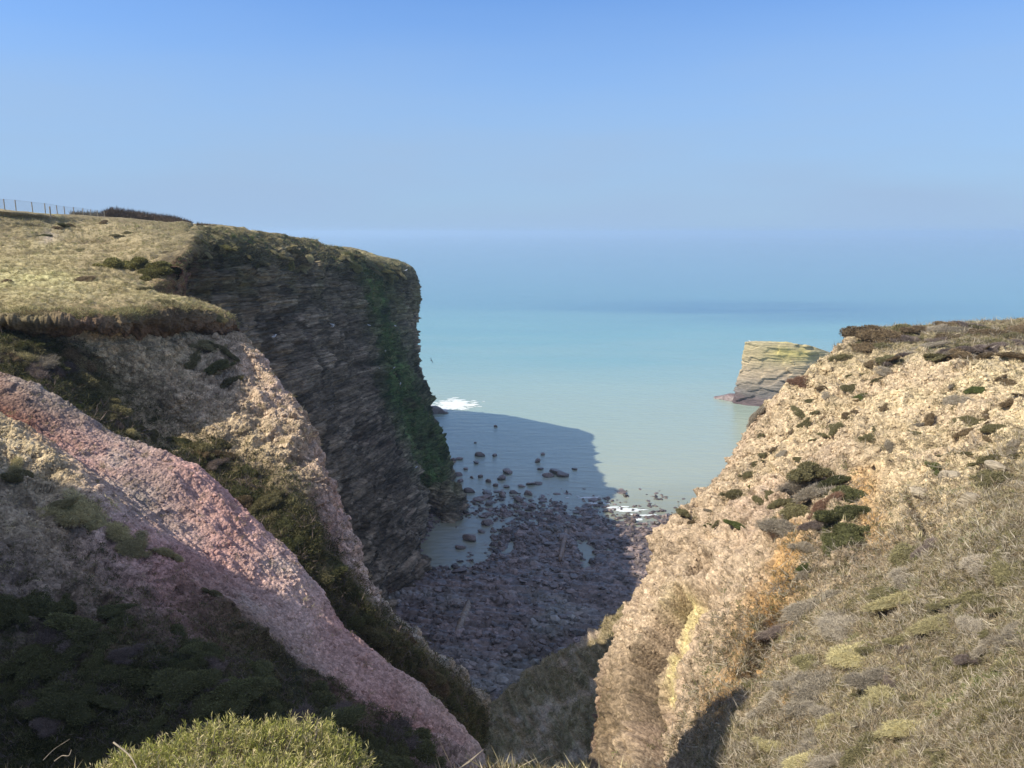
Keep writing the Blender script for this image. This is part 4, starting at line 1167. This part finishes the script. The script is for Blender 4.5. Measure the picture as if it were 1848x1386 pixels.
# ------------------------------------------------------------------ sea stack
def sea_stack():
    nA, nT = 260, 130
    # plan: front face toward the viewer, sheer prow on the left, running away to the right behind the near cliff
    base = np.array([(78.5, 268), (84, 262.5), (95, 259), (110, 260), (126, 266), (134, 278), (126, 292), (108, 296), (94, 288), (84, 277)], float)
    top = np.array([(83.0, 271.5), (87, 269), (96, 267), (109, 268), (122, 272), (128, 279), (122, 287), (108, 290), (96, 285), (87, 276)], float)
    def loop(p):
        q = cr(np.vstack([p[-1:], p, p[:2]]), 40)[40:-40]
        s = np.linspace(0, len(q) - 1, nA, endpoint=False); i = s.astype(int); f = (s - i)[:, None]
        return q[i] * (1 - f) + q[np.minimum(i + 1, len(q) - 1)] * f
    B, T = loop(base), loop(top)
    zt = np.interp(T[:, 0], [82, 86, 95, 104, 110, 116, 124, 130], [-38.2, -38.0, -38.4, -39.0, -41.0, -43., -47., -50.]) - .10 * (T[:, 1] - 268).clip(0)
    V = np.zeros((nT + 24, nA, 3))
    for k in range(nT):
        t = k / (nT - 1); e = t ** .8
        V[k, :, :2] = B * (1 - e) + T * e; V[k, :, 2] = (SEA - 1.5) * (1 - t) + zt * t
    cen = T.mean(0)
    for k in range(24):
        t = (k + 1) / 24
        V[nT + k, :, :2] = T * (1 - t) + cen * t; V[nT + k, :, 2] = zt * (1 - t) + (-41.) * t + .4 * math.sin(t * 3)
    V = V.reshape(-1, 3)
    rad = unit(np.concatenate([V[:, :2] - cen, V[:, :1] * 0], 1))
    lay = np.stack([V[:, 0] * .05, V[:, 1] * .05, V[:, 2] * 1.0 + V[:, 0] * .05], 1)
    st = fbm(lay, 1.1, 4, .65, seed=71); st2 = fbm(lay * (1, 1, 2.6), 1.2, 3, seed=72)
    f1, f2, wid = worley(V * (.5, .5, 1.1), .5, 73)
    wall = (np.arange(len(V)) < nT * nA)
    V = V + rad * ((.40 * st + .32 * st2 + .9 * (wid - .5) + .8 * fbm(V, .12, 3, seed=74)) * wall)[:, None]
    V[:, 2] += np.where(wall, 0, .35 * st2 + .5 * fbm(V, .4, 3, seed=75))
    hrel = np.clip((V[:, 2] - SEA) / 22., 0, 1)
    hh = hrel + .10 * fbm(V, .12, 3, seed=76)
    c = np.array([np.interp(hh, [0, .10, .18, .35, .5, .75, 1], [q[k] for q in [(.11, .08, .08), (.15, .115, .11), (.15, .135, .12), (.27, .225, .17), (.38, .30, .20), (.40, .325, .19), (.44, .37, .22)]]) for k in range(3)]).T
    lichen = np.exp(-((V[:, 0] - 98) / 8) ** 2 - ((V[:, 2] + 42.2) / 2.6) ** 2)
    lichen = np.clip(lichen * (1.1 + .9 * fbm(V, .25, 3, seed=77)), 0, 1)[:, None]
    c = c * (1 + .30 * st + .30 * st2)[:, None]
    c = c * (1 - lichen) + lichen * np.array((.50, .42, .16))
    fcs = grid_faces(nT + 24, nA)
    a = np.arange(nT + 23) * nA
    wrap = np.stack([a + nA - 1, a, a + nA, a + 2 * nA - 1], 1)
    return mesh_np('sea_stack', V, np.concatenate([fcs, wrap])[:, ::-1], M_stack, np.clip(c, .01, .8))
M_stack = ground_mat('stack_rock', 1.5, .35, .9, .3, stretch=(.5, .5, 2.5))
tag(sea_stack(), 'flat topped layered rock stack with yellow lichen standing in the sea', 'sea stack')
a, b, c = at_sea(1288, 719), at_sea(1315, 722), at_sea(1375, 731)
rock_body('skerry', [a + (0, 1, -.6), b + (0, 1, -.5), c + (0, 2, -.5)], [.8, 2.6, 3.5], [.9, 2.6, 3.2], 'low reddish rock ledge at the left foot of the sea stack', 'rock', (.16, .11, .10), 64)

# ------------------------------------------------------------------ surf
def foam(name, cx, cy, rx, ry, n, seed):
    rng = np.random.default_rng(seed)
    P = np.stack([cx + rng.normal(size=n) * rx, cy + rng.normal(size=n) * ry, np.full(n, SEA + .02)], 1)
    V, Fc = [], []
    th = np.linspace(0, 6.283, 9)[:-1]
    for k in range(n):
        r = rng.lognormal(-1.0, .5); w = rng.uniform(.7, 1.3, 8) * r
        V.append(P[k] + np.stack([np.cos(th) * w * 2.4, np.sin(th) * w * .8, np.full(8, .002 * k * .05)], 1))
        V.append(P[k:k + 1] + np.array([[0, 0, .12 + r * .12]]))
        o_ = k * 9
        Fc += [(o_ + i, o_ + (i + 1) % 8, o_ + 8) for i in range(8)]
    return tag(mesh_np(name, np.concatenate(V), np.array(Fc), M_foam), kind='stuff')
M_foam = plain_mat('surf_foam', (.62, .66, .66), .7, .12, 2.)
p = at_sea(822, 730); foam('surf', p[0], p[1], 3.4, 3.6, 260, 1)
p = at_sea(805, 737); foam('surf', p[0] + .5, p[1], 3.2, 1.6, 90, 4)
p = at_sea(1135, 921); foam('surf', p[0], p[1], 1.8, .4, 26, 2)
for k_, (fx_, fy_) in enumerate([(1085, 908), (1110, 916), (1165, 930), (1195, 938), (1065, 898)]):
    p = at_sea(fx_, fy_); foam('surf', p[0], p[1], 1.8, .3, 8, 10 + k_)

# ------------------------------------------------------------------ gulls
def gull_mesh(wings=False):
    V, Fc = [], []
    prof = [(-.30, .02, .10), (-.22, .05, .11), (-.10, .095, .13), (.02, .11, .15), (.10, .085, .19), (.14, .055, .235), (.18, .052, .27), (.225, .035, .27), (.25, .014, .262), (.30, .004, .255)]
    m = 10
    for (x, r, z) in prof:
        for k in range(m):
            a = k / m * 6.283; V.append((x, math.cos(a) * r, z + math.sin(a) * r))
    for i in range(len(prof) - 1):
        for k in range(m):
            Fc.append((i * m + k, i * m + (k + 1) % m, (i + 1) * m + (k + 1) % m, (i + 1) * m + k))
    V = np.array(V); C = np.full((len(V), 3), .8); C[m * 8:] = (.7, .45, .08)
    C[(V[:, 0] < .06) & (V[:, 2] > .15)] = (.34, .36, .38)
    V, Fc, C = list(map(tuple, V)), list(Fc), list(map(tuple, C))
    def wing(s):
        o = len(V)
        pts = [(.10, .07 * s, .17), (-.08, .07 * s, .16), (.14, .35 * s, .30), (-.06, .36 * s, .29), (-.02, .68 * s, .26), (-.16, .66 * s, .25)]
        for q in pts: V.append(q); C.append((.36, .38, .40))
        for q in pts: V.append((q[0], q[1], q[2] - .015)); C.append((.6, .6, .6))
        Fc.extend([(o, o + 1, o + 3, o + 2), (o + 2, o + 3, o + 5, o + 4), (o + 6, o + 8, o + 9, o + 7), (o + 8, o + 10, o + 11, o + 9), (o, o + 2, o + 8, o + 6), (o + 2, o + 4, o + 10, o + 8), (o + 1, o + 7, o + 9, o + 3), (o + 3, o + 9, o + 11, o + 5), (o + 4, o + 5, o + 11, o + 10)])
    if wings: wing(1); wing(-1)
    else:
        for s in (1, -1):
            o = len(V)
            for z in (0, .08):
                for (dx, dy) in ((-.008, -.008), (.008, -.008), (.008, .008), (-.008, .008)):
                    V.append((.02 + dx, .035 * s + dy, z)); C.append((.6, .4, .3))
            Fc.extend([(o + i, o + (i + 1) % 4, o + 4 + (i + 1) % 4, o + 4 + i) for i in range(4)])
    return np.array(V), np.array(Fc), np.array(C)
M_gull = leaf_mat('gull_feathers', (1, 1, 1), 0, 0)
v, f, c = gull_mesh(); g0 = mesh_np('gull', v, f, M_gull, c); gull_me = g0.data; bpy.data.objects.remove(g0)
def gull(px, py, only, label, group='gulls on the ledges of the shaded cliff', scale=1.45):
    hit = snap(px, py, only, 9)
    if hit is None: return
    p, n, d = hit
    o = bpy.data.objects.new('gull', gull_me); COL.objects.link(o)
    o.matrix_world = Matrix.Translation(Vector(p) + Vector(n) * .12) @ Matrix.Rotation(random.uniform(0, 6.28), 4, 'Z') @ Matrix.Scale(scale, 4)
    tag(o, label, 'gull', group)
for (px, py, lab) in [(597.6, 588.2, 'white gull on the cliff face, left of the pair'), (601.5, 588.5, 'white gull on the cliff face, right of the pair'), (501, 605, 'lone white gull low on the left part of the shaded cliff'), (741, 487, 'white gull on the turf at the very tip of the headland'),
                      (667, 587, 'white gull on the green streak of the cliff, highest on it'), (717, 593, 'white gull near the right edge of the cliff face'), (695, 634, 'white gull midway down the green streak of the cliff'), (683, 665, 'white gull on the moss above the big green patch'),
                      (717, 666, 'white gull on the cliff just right of the moss'), (730, 694, 'white gull at the right rim of the big green patch'), (710, 733, 'white gull in the middle of the big green patch'), (752, 846, 'white gull on the tip of the cliff buttress')]:
    gull(px, py, [cp], lab)
def topof(x, y):
    return Vector((x, y, 0))
bpy.context.view_layer.update()
for (px, x, y, lab) in [(1349, 84.2, 271, 'white gull on the left top corner of the sea stack'), (1411, 97, 273, 'white gull on the middle of the sea stack top')]:
    st_ob = bpy.data.objects['sea_stack']
    ok, loc, nor, _ = st_ob.ray_cast(Vector((x + .6, y + 1.2, 0)), Vector((0, 0, -1)))
    if ok:
        o = bpy.data.objects.new('gull', gull_me); COL.objects.link(o)
        o.matrix_world = Matrix.Translation(loc) @ Matrix.Rotation(2.5, 4, 'Z') @ Matrix.Scale(1.5, 4); tag(o, lab, 'gull', 'gulls on the sea stack')
v, f, c = gull_mesh(True); o = mesh_np('gull', v, f, M_gull, c * .35)
o.matrix_world = Matrix.Translation(Vector(W(777.5, 651, 175))) @ Matrix.Rotation(1.1, 4, 'Z') @ Matrix.Rotation(1.1, 4, 'X')
tag(o, 'dark bird gliding over the water beside the headland', 'bird')

# ------------------------------------------------------------------ skyline fence and thickets
M_post = plain_mat('weathered_post', (.36, .31, .23), .9, .3, 12.)
M_wire = plain_mat('galvanised_wire', (.30, .31, .31), .5, .1, 3.)
def tube(pts, r, m=6):
    pts = np.asarray(pts, float); T = unit(np.gradient(pts, axis=0))
    a = unit(np.cross(T, np.tile((.3, .9, .31), (len(pts), 1)))); b = np.cross(T, a)
    th = np.linspace(0, 6.283, m, endpoint=False); r = np.broadcast_to(r, len(pts))
    V = pts[:, None] + (a[:, None] * np.cos(th)[None, :, None] + b[:, None] * np.sin(th)[None, :, None]) * r[:, None, None]
    i = np.arange((len(pts) - 1) * m); k = (i // m) * m; j = i % m
    Fc = np.stack([k + j, k + (j + 1) % m, k + m + (j + 1) % m, k + m + j], 1)
    return V.reshape(-1, 3), Fc
def joinm(parts):
    V, Fc, o = [], [], 0
    for v, f in parts: V.append(v); Fc.append(f + o); o += len(v)
    return np.concatenate(V), np.concatenate(Fc)
fence = bpy.data.objects.new('wire_fence', None); COL.objects.link(fence)
tag(fence, 'wire netting fence on wooden posts along the skyline above the turf', 'fence')
fx = [-110, -60, -22, 68, 225, 455, 632, 798, 903, 1032, 1160, 1267, 1360, 1455]
fb = [-35 + 330, 300, 300, 300, 310, 330, 342, 362, 376, 380, 390, 397, 398, 400]
fh = [146, 144, 142, 140, 137, 130, 124, 118, 116, 110, 104, 96, 88, 78]
tops, feet = [], []
for k, (x, yb, hh) in enumerate(zip(fx, fb, fh)):
    px, py = .1299 * x, 340 + .1299 * yb
    D = 84 + 2.2 * k
    foot = W(px, py, D); H = hh * .1299 * D / F * 1.04
    feet.append(foot); tops.append(foot + (0, 0, H))
    v, f = tube(np.array([foot - (0, 0, 1.5), foot, foot + (0, 0, H * .5), foot + (random.uniform(-.03, .03), 0, H)]), .055, 8)
    if k == 0: fence.location = foot
    mesh_np('post', v - feet[0], f, M_post, parent=fence)
x, y = 700 * .1299, 340 + .1299 * 352
foot = W(x, y, 94); v, f = tube(np.array([foot - (0, 0, 1.), foot, foot + (0, 0, .75), foot + (.02, 0, .85)]), .085, 8)
o = mesh_np('post', v - feet[0], f, M_post, parent=fence); o['label'] = 'short thick post without netting'
parts = []
for a0, a1, b0, b1 in zip(feet[:-1], feet[1:], tops[:-1], tops[1:]):
    for t in np.linspace(.08, .97, 9):
        q = np.linspace(0, 1, 4)[:, None]
        parts.append(tube((a0 + (b0 - a0) * t) * (1 - q) + (a1 + (b1 - a1) * t) * q, .012 if t > .9 else .005, 4))
    for s_ in np.linspace(.05, .95, 16):
        lo = a0 + (a1 - a0) * s_; hi = b0 + (b1 - b0) * s_
        parts.append(tube(np.stack([lo + (hi - lo) * .06, (lo + hi) / 2, lo + (hi - lo) * .97]), .004, 4))
v, f = joinm(parts)
mesh_np('wire_netting', v - feet[0], f, M_wire, parent=fence)
def thicket(name, pts, hts, n, label, seed, col, ln=.6):
    """a wind-clipped hedge of bare twigs: pts (px, py of foot, D)"""
    rng = np.random.default_rng(seed); pts = np.array(pts, float)
    t = rng.uniform(0, len(pts) - 1, n)
    X = [np.interp(t, np.arange(len(pts)), pts[:, k]) for k in range(3)]
    X[1] = X[1] - 5; base = W(*X); hh = np.interp(t, np.arange(len(pts)), hts) * X[2] / F
    depth = rng.normal(size=n) * 1.3
    base[:, 1] += depth; base[:, 0] += -depth * .35
    base[:, 2] += hh * rng.uniform(0, 1, n) ** .7 * .8 * (1 - (depth / 4) ** 2) - .35
    d = unit(rng.normal(size=(n, 3)) * .45 + (.12, 0, 1))
    V = blades(base, d, rng.uniform(.5, 1.1, n) * ln, rng.uniform(.03, .06, n), rng, .4)
    C = np.array(col) * np.repeat(rng.uniform(.6, 1.45, n), 4)[:, None]
    core = []
    m = (len(pts) - 1) * 8 + 1; tt = np.linspace(0, len(pts) - 1, m)
    Xc = [np.interp(tt, np.arange(len(pts)), pts[:, k]) for k in range(3)]; Xc[1] = Xc[1] - 5; Cc = W(*Xc); Hc = np.interp(tt, np.arange(len(pts)), hts) * Xc[2] / F * .72
    an = np.linspace(0, math.pi, 9)
    cv = (Cc[:, None] + np.stack([np.cos(an) * -.3, np.cos(an) * 1.2, an * 0], 1)[None] + np.sin(an)[None, :, None] * np.array((0, 0, 1.)) * Hc[:, None, None] - (0, 0, .3)).reshape(-1, 3)
    cv[:, 2] += .15 * fbm(cv, 1., 3, seed=seed)
    q = grid_faces(m, 9)
    tri = np.concatenate([q[:, [0, 1, 2]], q[:, [0, 2, 3]]])
    VV = np.concatenate([cv, V.reshape(-1, 3)]); CC_ = np.concatenate([np.tile(np.array(col) * .8, (len(cv), 1)), C])
    return tag(mesh_np(name, VV, np.concatenate([tri, blade_faces(n) + len(cv)]), M_cover['twig'], CC_, smooth=False), label, 'hedge', 'wind clipped thickets on the skyline')
thicket('hedge', [(186, 398, 116), (205, 399, 118), (240, 402, 120), (280, 405, 122), (315, 407, 122), (345, 409, 122)], [14, 25, 23, 19, 15, 5], 9000, 'tall dark brown bare hedge on the skyline at the end of the fence', 81, (.12, .085, .06))
thicket('hedge', [(130, 392, 112), (150, 394, 114), (172, 396, 115), (188, 398, 116)], [7, 9, 11, 12], 1500, 'thin olive brown scrub behind the end of the wire fence', 82, (.15, .12, .07))
thicket('hedge', [(356, 412, 112), (390, 417, 118), (430, 424, 124), (470, 430, 132), (510, 436, 140)], [8, 9, 8, 6, 4], 4500, 'long low brown hedge on the skyline over the big shaded cliff', 83, (.13, .095, .06), .45)

# ------------------------------------------------------------------ gorse in front of the viewer
def front_gorse(cx, cy, cz, R, lobes, n, seed, label):
    rng = np.random.default_rng(seed)
    root = bpy.data.objects.new('gorse_bush', None); COL.objects.link(root); root.location = (cx, cy, cz - .3)
    tag(root, label, 'gorse')
    cen = np.array(lobes, float)
    w = cen[:, 3] ** 2; w /= w.sum(); pk = rng.choice(len(cen), n, p=w); cc = cen[pk]
    d = rand_dirs(n, rng, .55)
    base = cc[:, :3] + d * (cc[:, 3] * rng.uniform(.82, 1.05, n))[:, None]
    keep = np.ones(n, bool)
    for c in cen: keep &= np.linalg.norm(base - c[:3], axis=1) > c[3] * .8
    base, d = base[keep], d[keep]; n = len(base)
    ax = unit(d + rng.normal(size=(n, 3)) * .45 + (0, 0, .3)); ln = rng.uniform(.035, .075, n)
    K = 13
    sp = np.repeat(base, K, 0) + np.repeat(ax, K, 0) * (np.repeat(ln, K) * np.tile(np.linspace(.1, 1., K), n))[:, None]
    sd = unit(np.repeat(ax, K, 0) * np.tile(np.linspace(.35, 1.3, K), n)[:, None] + unit(rng.normal(size=(n * K, 3))))
    B = blades(sp, sd, rng.uniform(.016, .036, n * K), rng.uniform(.003, .0052, n * K), rng, .12)
    fresh = np.repeat(rng.uniform(0, 1, n), K); tipk = np.tile(np.linspace(0, 1, K), n)
    col = np.array((.30, .31, .075))[None] * (1 - fresh[:, None] * .45) + fresh[:, None] * .45 * np.array((.44, .37, .15))
    old = (np.repeat(rng.random(n), K) < .14)[:, None]; col = np.where(old, np.array((.52, .43, .25)), col)
    pale = (tipk > .72)[:, None] * (fresh[:, None] > .35); col = np.where(pale, col * .5 + np.array((.42, .36, .18)) * .75, col)
    col = np.repeat(col * rng.uniform(.65, 1.35, n * K)[:, None], 4, 0)
    mesh_np('foliage', B.reshape(-1, 3) - np.array(root.location), blade_faces(n * K), M_cover['sprig'], col, smooth=False, parent=root)
    st = []
    for k in range(0, n, 5):
        b0 = cc[0, :3] * 0 + cen[pk[np.nonzero(keep)[0][k]], :3] - (0, 0, .1)
        st.append(tube(np.stack([b0, (b0 + base[k]) / 2 + rng.normal(size=3) * .02, base[k], base[k] + ax[k] * ln[k]]), np.array((.008, .006, .004, .0015)), 4))
    v, f = joinm(st)
    mesh_np('stems', v - np.array(root.location), f, M_twig, parent=root)
    return root
M_twig = plain_mat('dead_wood', (.30, .25, .18), .9, .25, 30.)
M_core = plain_mat('inner_litter', (.035, .034, .018), 1., .3, 20.)
q = lambda px, py, D, r: tuple(W(px - 8, py + 30, D) - np.array((0, 0, r))) + (r,)
GL = [q(300, 1345, 3.0, .32), q(390, 1310, 3.2, .34), q(470, 1318, 3.25, .33), q(535, 1306, 3.4, .34), q(585, 1345, 3.3, .28), q(230, 1368, 2.9, .28), q(640, 1400, 3.2, .22), q(450, 1390, 2.8, .40), q(330, 1400, 2.7, .38), q(560, 1400, 2.9, .34), q(180, 1398, 2.8, .22), q(700, 1420, 3.2, .22)]
c0 = W(420, 1386, 3.0)
front_gorse(c0[0], c0[1], c0[2], .7, GL, 9500, 91, 'bright yellow green spiny gorse bush right in front of the viewer')
for k, (pts, r, lab) in enumerate([([(205, 1340, 2.9), (228, 1358, 2.85), (240, 1372, 2.8), (252, 1400, 2.7)], .006, 'thick pale dead stem lying over the front gorse bush'),
                              ([(78, 1372, 3.2), (98, 1352, 3.3), (126, 1334, 3.35)], .0028, 'thin straight dead stalk rising left of the front gorse bush'),
                              ([(98, 1374, 3.1), (112, 1364, 3.12), (124, 1364, 3.12), (129, 1353, 3.14)], .0045, 'short crooked dead twig at the bottom left of the picture')]):
    P = cr(np.array([W(*c) for c in pts]), 6)
    v, f = tube(P, np.linspace(r * .7, r * .35, len(P)), 6)
    tag(mesh_np('dead_stem', v, f, M_twig), lab, 'twig')
# FEATURES-END

# ------------------------------------------------------------------ light, air, camera
wd = bpy.data.worlds.new('World'); scene.world = wd; wd.use_nodes = True
nt = wd.node_tree
sky = nt.nodes.new('ShaderNodeTexSky'); sky.sky_type = 'NISHITA'; sky.sun_disc = False
sky.sun_elevation = SUN_EL; sky.sun_rotation = -SUN_AZ
sky.altitude = 60; sky.air_density = 1.0; sky.dust_density = .6; sky.ozone_density = 3.5
# a bank of blue-grey sea haze over the horizon, fading out upwards
tc = nt.nodes.new('ShaderNodeTexCoord'); sp_ = nt.nodes.new('ShaderNodeSeparateXYZ'); nt.links.new(tc.outputs['Generated'], sp_.inputs[0])
mz = nt.nodes.new('ShaderNodeMapRange'); mz.interpolation_type = 'SMOOTHERSTEP'; nt.links.new(sp_.outputs[2], mz.inputs[0])
mz.inputs[1].default_value = -.02; mz.inputs[2].default_value = .42; mz.inputs[3].default_value = .97; mz.inputs[4].default_value = .0
sn = nt.nodes.new('ShaderNodeTexNoise'); sm = nt.nodes.new('ShaderNodeMapping'); sm.inputs['Scale'].default_value = (1.6, 1.6, 9.)
nt.links.new(tc.outputs['Generated'], sm.inputs[0]); nt.links.new(sm.outputs[0], sn.inputs['Vector']); sn.inputs['Scale'].default_value = 1.7; sn.inputs['Detail'].default_value = 4.
sr = nt.nodes.new('ShaderNodeMapRange'); nt.links.new(sn.outputs['Fac'], sr.inputs[0]); sr.inputs[1].default_value = .3; sr.inputs[2].default_value = .7; sr.inputs[3].default_value = .84; sr.inputs[4].default_value = 1.1
sx = nt.nodes.new('ShaderNodeMath'); sx.operation = 'MULTIPLY'; sx.use_clamp = True; nt.links.new(mz.outputs[0], sx.inputs[0]); nt.links.new(sr.outputs[0], sx.inputs[1])
gain = nt.nodes.new('ShaderNodeMix'); gain.data_type = 'RGBA'; gain.blend_type = 'MULTIPLY'; gain.inputs[0].default_value = 1
gain.inputs[7].default_value = SKY_GAIN; nt.links.new(sky.outputs[0], gain.inputs[6])
hz_ = nt.nodes.new('ShaderNodeMix'); hz_.data_type = 'RGBA'; nt.links.new(sx.outputs[0], hz_.inputs[0]); nt.links.new(gain.outputs[2], hz_.inputs[6])
hz_.inputs[7].default_value = SKY_HAZE
mv_ = nt.nodes.new('ShaderNodeMapRange'); mv_.interpolation_type = 'SMOOTHSTEP'; nt.links.new(sp_.outputs[2], mv_.inputs[0])
mv_.inputs[1].default_value = .34; mv_.inputs[2].default_value = .70; mv_.inputs[4].default_value = .32
zenith_fill = nt.nodes.new('ShaderNodeMix'); zenith_fill.data_type = 'RGBA'; nt.links.new(mv_.outputs[0], zenith_fill.inputs[0]); nt.links.new(hz_.outputs[2], zenith_fill.inputs[6])
zenith_fill.inputs[7].default_value = (8.2, 8.0, 7.8, 1)          # pale sky overhead, added to lift the fill in shaded parts
bg = nt.nodes['Background']; nt.links.new(zenith_fill.outputs[2], bg.inputs[0]); bg.inputs[1].default_value = .10

sl = bpy.data.lights.new('sun', 'SUN'); sl.energy = 4.8; sl.angle = math.radians(.53); sl.color = (1, .93, .79)
so = bpy.data.objects.new('sun', sl); COL.objects.link(so)
from mathutils import Vector
to_sun = Vector((-math.sin(SUN_AZ) * math.cos(SUN_EL), math.cos(SUN_AZ) * math.cos(SUN_EL), math.sin(SUN_EL)))
so.rotation_euler = (-to_sun).to_track_quat('-Z', 'Y').to_euler(); so.location = to_sun * 200

HAZE = True
if HAZE:
    hv = np.array([(x, y, z) for x in (-45000., 45000.) for y in (-60., 45000.) for z in (SEA - 6., 12.)])
    hf = np.array([(0, 1, 3, 2), (4, 6, 7, 5), (0, 4, 5, 1), (2, 3, 7, 6), (0, 2, 6, 4), (1, 5, 7, 3)])
    hm = bpy.data.materials.new('haze_air'); hm.use_nodes = True; hn = hm.node_tree; hn.nodes.clear()
    ho = hn.nodes.new('ShaderNodeOutputMaterial'); pv = hn.nodes.new('ShaderNodeVolumePrincipled')
    pv.inputs['Color'].default_value = (.53, .68, .85, 1); pv.inputs['Density'].default_value = 1 / 4800.; pv.inputs['Anisotropy'].default_value = .2
    hn.links.new(pv.outputs[0], ho.inputs['Volume'])
    hz = mesh_np('haze', hv, hf, hm, smooth=False); tag(hz, kind='stuff')

cam = bpy.data.cameras.new('camera'); cam.sensor_width = 36; cam.lens = 36 * F / 1848; cam.clip_start = .1; cam.clip_end = 100000
co = bpy.data.objects.new('camera', cam); COL.objects.link(co)
co.location = (0, 0, 0); co.rotation_euler = (math.radians(90) - PITCH, 0, 0)
scene.camera = co
scene.view_settings.view_transform = 'Standard'; scene.view_settings.look = 'None'; scene.view_settings.exposure = .42
scene.cycles.max_bounces = 5; scene.cycles.diffuse_bounces = 3; scene.cycles.volume_bounces = 1
scene.cycles.use_denoising = True
